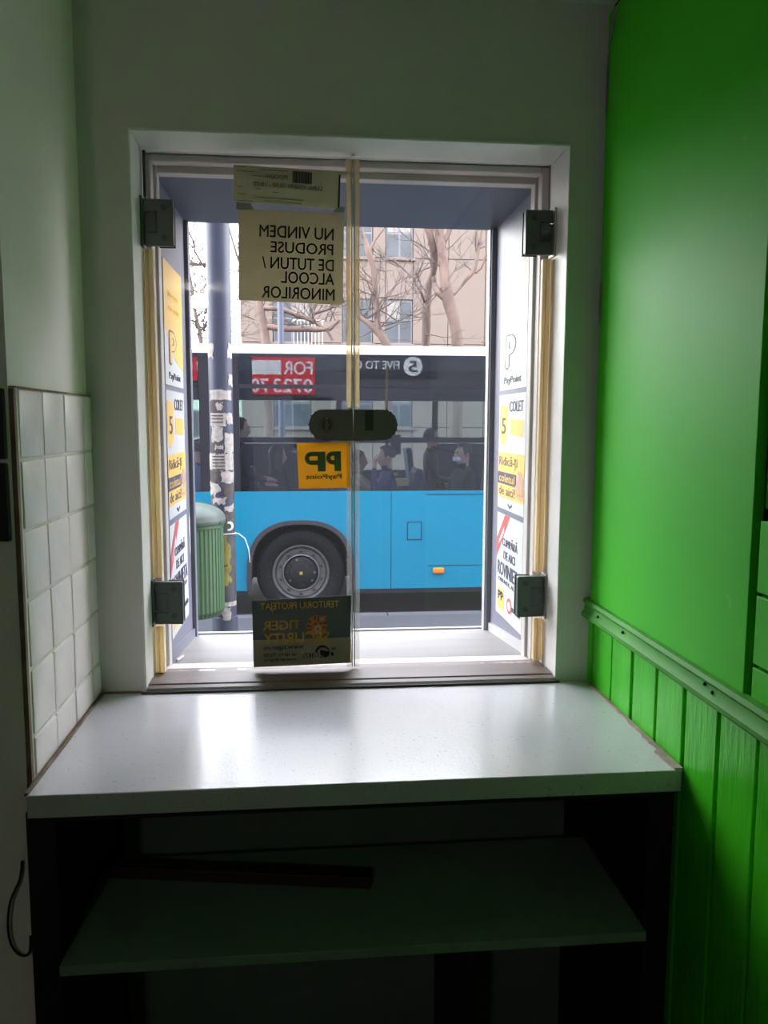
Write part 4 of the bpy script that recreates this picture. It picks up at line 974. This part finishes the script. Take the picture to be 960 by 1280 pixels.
# near side glazing
pn = [(BX0 + 0.03, -2.78), (-2.74, -1.13), (-0.71, 0.442), (0.450, 1.985), (1.993, 3.40), (3.408, 4.90), (4.908, 6.30), (6.308, BX1 - 0.03)]
for i, (a, b) in enumerate(pn):
    g_ = box('window_pane', M['busglass'], a, b, BY0 + 0.004, BY0 + 0.009, ZBELT + 0.002, ZG - 0.002, bus)
    if i != 1:
        za = at(400, 553.5, 7.0).z; box('pane_bar', M['busdark'], a, b, BY0 + 0.0095, BY0 + 0.035, za, za + 0.058, g_)
    if i == 2:
        zb_ = at(350, 485.5, 7.0).z; box('pane_bar', M['busdark'], a, b, BY0 - 0.001, BY0 + 0.0035, zb_, zb_ + 0.042, g_)
for x0, x1 in [(-1.125, -0.715)] + [(b - 0.02, c + 0.02) for (_, b), (c, _) in zip(pn[2:], pn[3:])] + [(-2.78, -2.74)]:
    box('window_pillar', M['busdark'], x0, x1, BY0 + 0.0095, BY0 + 0.06, ZBELT + 0.002, ZG - 0.031, bus)
# seats, rails
def seat(x, y, z, d):
    """d=+1 faces +x"""
    m_ = MB(); m_.box(x - 0.21, x + 0.21, y - 0.21, y + 0.21, z - 0.08, z, 0.02)
    pts = [(x - d * 0.19, z), (x - d * 0.24, z + 0.02), (x - d * 0.32, z + 0.64), (x - d * 0.27, z + 0.66), (x - d * 0.24, z + 0.6)]
    m_.prism([(u, v) for u, v in pts], y - 0.20, y + 0.20, 'XZ')
    s_ = m_.build('seat', M['busseat'], bus); return s_
def seat_leg(x, y, z, floor=0.08):
    box('seat_post', M['busdark'], x - 0.04, x + 0.04, y - 0.04, y + 0.04, floor, z - 0.081, bus)
MB().tube([(-1.95, 7.75, 0.74), (-1.55, 7.75, 0.98), (-1.0, 7.75, 1.02)], 0.02, 8).build('handrail', M['yellowbar'], bus, True)
for x in (-1.15, 0.95, 2.2): MB().tube([(x, 8.2, 0.081), (x, 8.2, ZG - 0.031)], 0.018, 8).build('grab_pole', M['yellowbar'] if x > 0.9 and x < 1 else M['polemetal'], bus, True)
MB().tube([(BX0 + 0.1, 8.2, 1.93), (BX1 - 0.1, 8.2, 1.93)], 0.016, 8).build('ceiling_rail', M['polemetal'], bus, True)
vb = box('ticket_machine', M['busdark'], 0.99, 1.12, 8.12, 8.24, 1.12, 1.36, bus, 0.01)
box('screen', M['winglass'], 1.01, 1.10, 8.112, 8.119, 1.24, 1.33, vb)
box('luggage_rack', M['tigerbeige'], 0.78, 1.16, 7.62, 7.80, 0.78, 0.86, bus, 0.01)
box('yellow_plate', M['yellowbar'], 0.86, 1.02, 7.61, 7.618, 0.90, 0.935, bus)

# ------------------------------------------------------------------ people on the bus
def skinned(verts, edges, radii, sub=1):
    me = bpy.data.meshes.new('b'); me.from_pydata(verts, edges, [])
    o = bpy.data.objects.new('b', me); C.objects.link(o)
    sk = o.modifiers.new('skin', 'SKIN'); sk.use_smooth_shade = True
    if not me.skin_vertices: return None
    for i, r in enumerate(radii):
        me.skin_vertices[0].data[i].radius = (r, r) if not hasattr(r, '__len__') else r
        me.skin_vertices[0].data[i].use_root = (i == 0)
    sb = o.modifiers.new('sub', 'SUBSURF'); sb.levels = sub; sb.render_levels = sub
    dg = bpy.context.evaluated_depsgraph_get(); dg.update()
    res = bpy.data.meshes.new_from_object(o.evaluated_get(dg), depsgraph=dg)
    bpy.data.objects.remove(o); bpy.data.meshes.remove(me)
    return res
def person(label, x, y, zseat, face, coat, hair, arms='lap', long_hair=False, lean=0.0, mask=False, hood=False):
    """seated figure; face = heading in degrees, 0 = towards +x"""
    V, E, R = [], [], []
    def add(p, r, parent=None):
        V.append(p); R.append(r); i = len(V) - 1
        if parent is not None: E.append((parent, i))
        return i
    L = lean
    # local frame: looks along +x, y to its left, z up from the seat
    pel = add((0, 0, 0.10), (0.15, 0.125)); bel = add((0.01, 0, 0.27), (0.15, 0.12), pel); ch = add((0.01 + L * .5, 0, 0.43), (0.17, 0.125), bel)
    nb = add((0.0 + L, 0, 0.575), (0.075, 0.07), ch); nk = add((0.01 + L, 0, 0.635), 0.056, nb)
    jaw = add((0.035 + L, 0, 0.70), (0.066, 0.078), nk); hd = add((0.015 + L, 0, 0.775), (0.078, 0.094), jaw); tp = add((0.0 + L, 0, 0.835), (0.062, 0.072), hd)
    nose = add((0.128 + L, 0, 0.728), 0.011, jaw)
    hands = []
    for sgn in (1, -1):
        sh = add((0 + L, 0.165 * sgn, 0.525), 0.068, ch)
        mode = arms if isinstance(arms, str) else arms[0 if sgn > 0 else 1]
        if mode == 'lap': el, wr, hn = (0.04, 0.235 * sgn, 0.25), (0.25, 0.13 * sgn, 0.19), (0.32, 0.09 * sgn, 0.185)
        elif mode == 'face': el, wr, hn = (0.22, 0.22 * sgn, 0.36), (0.20, 0.15 * sgn, 0.60), (0.19, 0.13 * sgn, 0.68)
        else: el, wr, hn = (0.22, 0.24 * sgn, 0.34), (0.44, 0.17 * sgn, 0.42), (0.51, 0.14 * sgn, 0.45)
        e_ = add(el, 0.052, sh); w_ = add(wr, 0.030, e_); h_ = add(hn, (0.036, 0.022), w_)
        hands.append((Vector(wr), Vector(hn)))
        d = (Vector(hn) - Vector(wr)).normalized(); side = d.cross(Vector((0, 0, 1))).normalized() if abs(d.z) < 0.8 else Vector((0, 1, 0))
        up = side.cross(d).normalized()
        for q_, (off, ln_) in enumerate(((-0.027, 0.068), (-0.009, 0.08), (0.009, 0.075), (0.027, 0.058))):
            p1 = Vector(hn) + d * (0.030 + ln_ * 0.5) + side * off - up * 0.004; p2 = Vector(hn) + d * (0.024 + ln_) + side * off * 1.1 - up * 0.022
            f1 = add(tuple(p1), 0.0095, h_); add(tuple(p2), 0.008, f1)
        t1 = Vector(wr) + d * 0.055 + side * (-0.05 * sgn); t2 = t1 + d * 0.035 + side * (-0.012 * sgn)
        a_ = add(tuple(t1), 0.0115, h_); add(tuple(t2), 0.009, a_)
        hp = add((0.04, 0.095 * sgn, 0.075), 0.085, pel); kn = add((0.45, 0.12 * sgn, 0.09), 0.062, hp); an = add((0.43, 0.12 * sgn, -0.36), 0.042, kn); add((0.55, 0.125 * sgn, -0.42), 0.036, an)
    me = skinned(V, E, R)
    root = empty('person', label, 'person', (x, y, zseat), 'passengers sitting in the bus')
    root.rotation_euler = (0, 0, math.radians(face))
    body = obj('body', me, None, None, False); body.parent = root
    for m_ in (coat, M['skin'], M['coatdark']): me.materials.append(m_)
    for p in me.polygons:
        p.use_smooth = True
        c = p.center
        if c.z > 0.625 and math.hypot(c.x - L - 0.02, c.y) < 0.16 and not (hood and c.z > 9): p.material_index = 1
        elif any((c - h1).dot((h1 - w1).normalized()) > -0.06 and (c - h1).length < 0.16 for w1, h1 in hands) and c.z > 0.12 and c.x > 0.12: p.material_index = 1
        elif c.z < 0.15: p.material_index = 2
        else: p.material_index = 0
    # hair cap open at the face
    mb = MB(); rows_ = []
    for i in range(9):
        t = PI * 0.5 - (PI * (0.80 if long_hair else 0.62)) * i / 8
        ring_ = []
        for k in range(20):
            a = 2 * PI * k / 20
            front = max(0.0, math.cos(a))
            tt = max(t, PI * 0.5 - (PI * 0.30) * i / 8) if front > 0.55 else t
            rr = 0.101 * math.cos(tt) if tt > -0.4 else 0.093
            drop = 0 if tt > -0.6 else (tt + 0.6) * 0.06
            ring_.append(mb.bm.verts.new((L + 0.008 + rr * 1.06 * math.cos(a) - 0.004, rr * 0.90 * math.sin(a), 0.770 + 0.104 * math.sin(tt) * (1.0 if tt > 0 else (1.9 if long_hair else 0.9)) + drop)))
        rows_.append(ring_)
    for r0, r1 in zip(rows_, rows_[1:]):
        for k in range(20):
            if len({r0[k], r0[(k + 1) % 20], r1[(k + 1) % 20], r1[k]}) == 4:
                mb.bm.faces.new((r0[k], r0[(k + 1) % 20], r1[(k + 1) % 20], r1[k]))
    h = mb.build('hair', hair, None, True); h.parent = root
    for sgn in (1, -1):
        e_ = MB().lathe([(0.0001, 0.008), (0.008, 0.004), (0.011, -0.004)], (0.107 + L, 0.034 * sgn, 0.760), 'X', 10).build('eye', M['hairdark'], None, True); e_.parent = root
        e_ = MB().lathe([(0.0001, 0.010), (0.016, 0.006), (0.022, -0.004)], (0.005 + L, 0.0, 0.742), 'Y', 12).build('ear', M['skin'], None, True)
        e_.location = (0, 0.084 * sgn, 0); e_.parent = root
    b_ = box('mouth', M['redprint'], 0.100 + L, 0.112 + L, -0.024, 0.024, 0.688, 0.697); b_.parent = root
    if mask:
        b_ = MB().box(0.06 + L, 0.122 + L, -0.055, 0.055, 0.665, 0.715, 0.015).build('face_mask', M['signwhite'], None, True); b_.parent = root
    return root
def by_px(px, py, Y): 
    p = at(px, py, Y); return p.x, p.z - 0.875
def sit(label, px, py, Y, face, coat, hair, **k):
    x, z = by_px(px, py, Y)
    d_ = 1 if math.cos(math.radians(face)) > 0 else -1
    seat(x - d_ * 0.02, Y, z - 0.035, d_); seat_leg(x, Y, z - 0.035, 0.486 if abs(x - WX) < 0.6 and Y < 7.77 else 0.081)
    return person(label, x, Y, z, face, M[coat], M[hair], **k)
sit('person in a dark coat with short dark hair, head just right of the poster pole', 299, 521, 7.42, 8, 'coatdark', 'hairdark')
sit('long haired person in a dark coat just left of the yellow sticker', 346, 556, 8.05, 20, 'coatdark', 'hairbrown', long_hair=True)
sit('person in a navy jacket leaning a raised hand against the face, right of the lock', 487, 556, 7.42, 185, 'coatnavy', 'hairbrown', arms=('face', 'lap'), lean=0.03)
sit('person in a beige sleeve reaching an arm forward, beside the clear door edge', 447, 562, 8.15, -8, 'coatbeige', 'hairdark', arms='reach')
sit('person of whom mostly dark hair shows above the middle window bar, far seats', 538, 535, 8.9, 0, 'coatdark', 'hairdark')
sit('person in a dark coat with a white face mask, right end of the bus', 580, 553, 7.42, 200, 'coatdark', 'hairbrown', mask=True)
sit('person in a blue grey coat in the narrow bus window left of the poster pole', 249, 548, 7.45, 15, 'coatblue', 'hairbrown')

# ------------------------------------------------------------------ trees
SC = (14 + 1.45) / F
def stem_pts(px, Y): return [at(x, y, Y + dy) for x, y, _, dy in px], [w * (Y + 1.45) / F / 2 for _, _, w, _ in px]
def tree(label, stems, Y, name='bare_tree', seed=1, twig_from=(), density=10):
    pts0, r0 = stem_pts(stems[0], Y)
    base = Vector((pts0[0].x, pts0[0].y, ZR))
    root = empty(name, label, 'tree', tuple(base), 'bare street trees behind the bus')
    rng_ = random.Random(seed)
    for i, sp in enumerate(stems):
        p, r = stem_pts(sp, Y)
        if i == 0: p = [base] + p; r = [r[0] * 1.15] + r
        # smooth the polyline a little
        P2, R2 = [], []
        for k in range(len(p) - 1):
            for t in (0, 0.5):
                P2.append(p[k].lerp(p[k + 1], t) + Vector((rng_.uniform(-1, 1), 0, rng_.uniform(-1, 1))) * r[k] * (0.18 if t else 0)); R2.append(r[k] * (1 - t) + r[k + 1] * t)
        P2.append(p[-1]); R2.append(r[-1])
        MB().tube(P2, R2, 10).build('trunk' if i == 0 else 'branch', M['bark'], root, True)
    mb = MB()
    def twig(p, d, L, r, lv):
        n_ = 4; q_ = [p]; dd = d.copy()
        for _ in range(n_):
            dd = (dd + Vector((rng_.uniform(-1, 1), rng_.uniform(-.7, .7), rng_.uniform(-.6, .9))) * 0.33).normalized()
            q_.append(q_[-1] + dd * L / n_)
        mb.tube(q_, [r * (1 - 0.8 * k / n_) for k in range(n_ + 1)], 4, False)
        if lv > 0:
            for _ in range(rng_.randint(2, 4)):
                k = rng_.randint(1, n_)
                twig(q_[k], (dd + Vector((rng_.uniform(-1, 1), rng_.uniform(-1, 1), rng_.uniform(-.6, 1)))).normalized(), L * rng_.uniform(.4, .7), r * .55, lv - 1)
    for (xa, ya, xb, yb, cnt, L) in twig_from:
        for _ in range(max(2, round(cnt * 0.85))):
            t = rng_.random()
            p = at(xa + (xb - xa) * t, ya + (yb - ya) * t, Y)
            ang = rng_.uniform(-0.3, PI + 0.3)
            twig(p, Vector((math.cos(ang), rng_.uniform(-.5, .5), math.sin(ang))).normalized(), L * rng_.uniform(.6, 1.2), 0.0135, 2)
    o = mb.build('twigs', M['twig'], root); o['kind'] = 'stuff'
    return root
tree('pale forked tree with two thick stems behind the right door leaf',
     [[(572, 436, 15, 0), (568, 400, 15, 0), (561, 377, 16, 0), (556, 348, 13, 0), (553, 317, 12, 0), (549, 292, 11, 0), (547, 274, 11, 0), (543, 230, 8, 0), (536, 150, 5, 0)],
      [(566, 440, 10, .5), (532, 436, 13, .5), (533, 382, 11, .4), (535, 361, 10, .4), (541, 342, 9, .3), (543, 317, 11, .2), (537, 292, 9, 0), (530, 274, 8, 0), (520, 225, 5, 0)],
      [(561, 377, 8, 0), (549, 367, 8, 0), (543, 355, 7, .2), (541, 345, 6, .2)],
      [(555, 303, 6, 0), (562, 288, 6, 0), (566, 274, 5, 0), (572, 230, 4, 0)],
      [(566, 370, 3, 0), (581, 352, 4, 0), (591, 340, 6, 0), (597, 320, 4, 0), (602, 290, 3, 0), (601, 262, 3, 0)],
      [(594, 341, 4, 0), (601, 335, 4, 0), (608, 317, 3, 0), (614, 325, 2.5, 0)],
      [(531, 378, 4, .4), (526, 365, 3.5, 0), (518, 348, 3, 0), (502, 334, 2.5, 0), (491, 324, 2, 0)]],
     14, seed=4, twig_from=((532, 430, 535, 361, 7, .9), (541, 342, 530, 274, 6, .9), (556, 348, 547, 274, 6, 1.0), (591, 340, 602, 270, 8, .7), (526, 365, 491, 324, 8, .7), (562, 288, 570, 240, 6, 1.0), (600, 436, 612, 380, 3, .8)))
tree('slender whitish tree just right of the door seal, twigs around its foot',
     [[(486, 436, 11, 0), (476, 418, 11, 0), (472, 405, 8, 0), (470, 373, 7, 0), (467, 335, 7, 0), (461, 316, 8, 0), (455, 296, 4, 0), (449, 274, 3, 0), (442, 230, 2, 0)],
      [(478, 421, 9, 0), (468, 411, 8, 0), (458, 402, 7, 0), (446, 395, 5, 0)],
      [(461, 316, 5, 0), (469, 300, 3, 0), (481, 284, 2.5, 0), (492, 262, 2, 0)],
      [(469, 358, 4, 0), (458, 350, 3, 0), (448, 343, 2, 0)]],
     13.2, seed=9, twig_from=((478, 421, 470, 373, 16, 1.1), (470, 373, 461, 316, 8, .7), (458, 402, 446, 395, 8, .9), (461, 316, 449, 274, 4, .8)))
tree('spreading tree with thick level limbs under the brown paper notice',
     [[(334, 438, 11, 0), (331, 415, 10, 0), (327, 392, 9, 0), (324, 370, 8, 0), (318, 330, 7, 0), (309, 280, 5, 0), (300, 220, 4, 0)],
      [(330, 408, 7, 0), (350, 410, 8, 0), (372, 411, 8, 0), (395, 412, 7, 0), (413, 411, 5, 0), (424, 400, 3, 0)],
      [(327, 385, 6, 0), (352, 386, 6, 0), (372, 394, 6, 0), (392, 401, 5, 0), (410, 414, 4, 0), (416, 426, 3, 0)],
      [(393, 392, 4, 0), (408, 387, 4, 0), (424, 380, 4, 0), (436, 372, 3, 0)],
      [(324, 370, 4, 0), (308, 345, 3.5, 0), (297, 322, 3, 0), (285, 280, 2.5, 0)]],
     15, seed=12, twig_from=((350, 410, 424, 400, 18, .9), (352, 386, 410, 414, 10, .8), (400, 390, 436, 372, 16, .8), (327, 392, 318, 330, 10, 1.2), (308, 345, 290, 290, 8, 1.0)))
tree('thin twiggy tree against the white sky left of the poster pole',
     [[(252, 438, 5, 0), (250, 415, 4.5, 0), (243, 385, 4, 0), (238, 350, 3, 0), (231, 310, 3, 0), (222, 260, 2, 0)],
      [(243, 385, 3, 0), (254, 362, 2.5, 0), (262, 345, 2, 0), (272, 320, 2, 0)],
      [(230, 328, 3.5, 0), (245, 331, 3.5, 0), (258, 330, 3, 0), (272, 345, 2.5, 0)],
      [(250, 415, 3, 0), (260, 400, 2.5, 0), (270, 370, 2, 0)],
      [(233, 285, 2.5, 0), (241, 300, 2, 0), (244, 315, 2, 0), (256, 335, 2, 0)]],
     16, seed=21, twig_from=((250, 430, 240, 350, 44, 1.1), (243, 385, 262, 345, 22, .9), (230, 328, 262, 335, 16, .9), (250, 425, 268, 380, 26, 1.0), (233, 285, 244, 315, 8, .7)))
lp = at(351, 400, 12.0)
lamp = empty('lamp_post', 'dark grey lamp post rising behind the bus under the paper notice', 'lamp post', (lp.x, 12, ZR))
MB().tube([(lp.x, 12, ZR), (lp.x, 12, 1.0), (lp.x, 12, 7.2)], [0.075, 0.055, 0.045], 12).build('post', M['polemetal'], lamp, True)
MB().tube([(lp.x, 12, 7.15), (lp.x, 11.6, 7.5), (lp.x, 10.9, 7.6)], 0.035, 8).build('arm', M['polemetal'], lamp, True)
box('lamp_head', M['busdark'], lp.x - 0.12, lp.x + 0.12, 10.4, 11.0, 7.53, 7.62, lamp, 0.02)

# ------------------------------------------------------------------ buildings across the road
def XA(x, Y=30): return at(x, 400, Y).x
bd = empty('apartment_building', 'beige panel apartment block filling the view behind the trees', 'building', (6, 30, ZR))
bx0 = XA(300)
box('core', M['panelback'], bx0 + 0.05, 24, 30.12, 40, ZR, 15.2, bd)
colx = [bx0, XA(341), XA(388), XA(428), XA(466), XA(482), XA(516), XA(560), XA(606), XA(650), XA(700), XA(760)]
FL = 3.26; Z1 = 4.58
sills = [Z1 + FL * k for k in (-1, 0, 1, 2)]
wcols = {1, 3, 5, 9}
zlev = [ZR] + [s_ - 0.0 for s_ in sills] + [15.2]
pm = {}
def panel(x0, x1, z0, z1):
    key = (round(x1 - x0, 3), round(z1 - z0, 3))
    if key not in pm:
        w, h = (x1 - x0) / 2 - 0.012, (z1 - z0) / 2 - 0.012
        o = MB().box(-w, w, -0.06, 0.06, -h, h, 0.01).build('wall_panel', M['panelbeige']); pm[key] = o.data
    else: o = obj('wall_panel', pm[key], None)
    o.location = Vector(((x0 + x1) / 2 - 6, 0.06 + random.uniform(-0.01, 0.0), (z0 + z1) / 2 - ZR)); o.parent = bd
def far_window(x0, x1, z0, z1):
    w = box('window', M['winframe'], x0 + 0.02, x1 - 0.02, 30.075, 30.115, z0, z1, bd)
    mx_ = (x0 + x1) / 2
    f_ = 0.07
    zt_ = z0 + (z1 - z0) * 0.56
    for a, b in ((x0 + f_, mx_ - f_ / 2), (mx_ + f_ / 2, x1 - f_)):
        box('pane', M['winglass'], a, b, 30.06, 30.074, z0 + f_, zt_ - f_ / 2, w)
        box('pane', M['curtain'] if a > mx_ - 0.5 and random.random() < 0.7 else M['winglass'], a, b, 30.06, 30.074, zt_ + f_ / 2, z1 - f_, w)
    box('window_sill', M['panelbeige'], x0 - 0.08, x1 + 0.08, 29.90, 30.06, z0 - 0.10, z0 - 0.001, bd, 0.01)
for i, (a, b) in enumerate(zip(colx, colx[1:])):
    if i in wcols:
        panel(a, b, ZR, sills[0] - 0.1)
        for k, zs in enumerate(sills):
            far_window(a, b, zs, zs + 1.68)
            nz_ = (sills[k + 1] if k + 1 < len(sills) else 15.3) - 0.1
            panel(a, b, zs + 1.69, nz_)
    else:
        for z0, z1 in zip(zlev, zlev[1:]): panel(a, b, z0, z1)
# balcony with white railings on the left part of the block
blx0, blx1, bz = XA(366), XA(404), at(385, 431, 30).z
sb = box('balcony_slab', M['panelbeige'], blx0, blx1, 28.9, 30.05, bz - 0.35, bz - 0.2, bd)
for k in range(9):
    x = blx0 + 0.05 + (blx1 - blx0 - 0.1) * k / 8
    box('baluster', M['railing'], x - 0.015, x + 0.015, 28.92, 28.95, bz - 0.199, bz + 0.76, sb)
box('top_rail', M['railing'], blx0, blx1, 28.9, 28.97, bz + 0.761, bz + 0.82, sb)
lowb = empty('low_building', 'long pale low building across the road, seen through the bus windows', 'building', (-12, 44, ZR))
box('wall', M['lowbuild'], -40, bx0 - 0.3, 44, 52, ZR, 3.2, lowb)
box('roof_edge', M['panelback'], -40.2, bx0 - 0.2, 43.8, 52.2, 3.201, 3.4, lowb)
for k in range(9):
    w = box('window', M['winframe'], -34 + k * 3.4, -32.2 + k * 3.4, 43.93, 43.999, 0.7, 2.2, lowb)
    box('pane', M['winglass'], -33.92 + k * 3.4, -33.15 + k * 3.4, 43.9, 43.929, 0.8, 2.1, w); box('pane', M['winglass'], -33.05 + k * 3.4, -32.28 + k * 3.4, 43.9, 43.929, 0.8, 2.1, w)
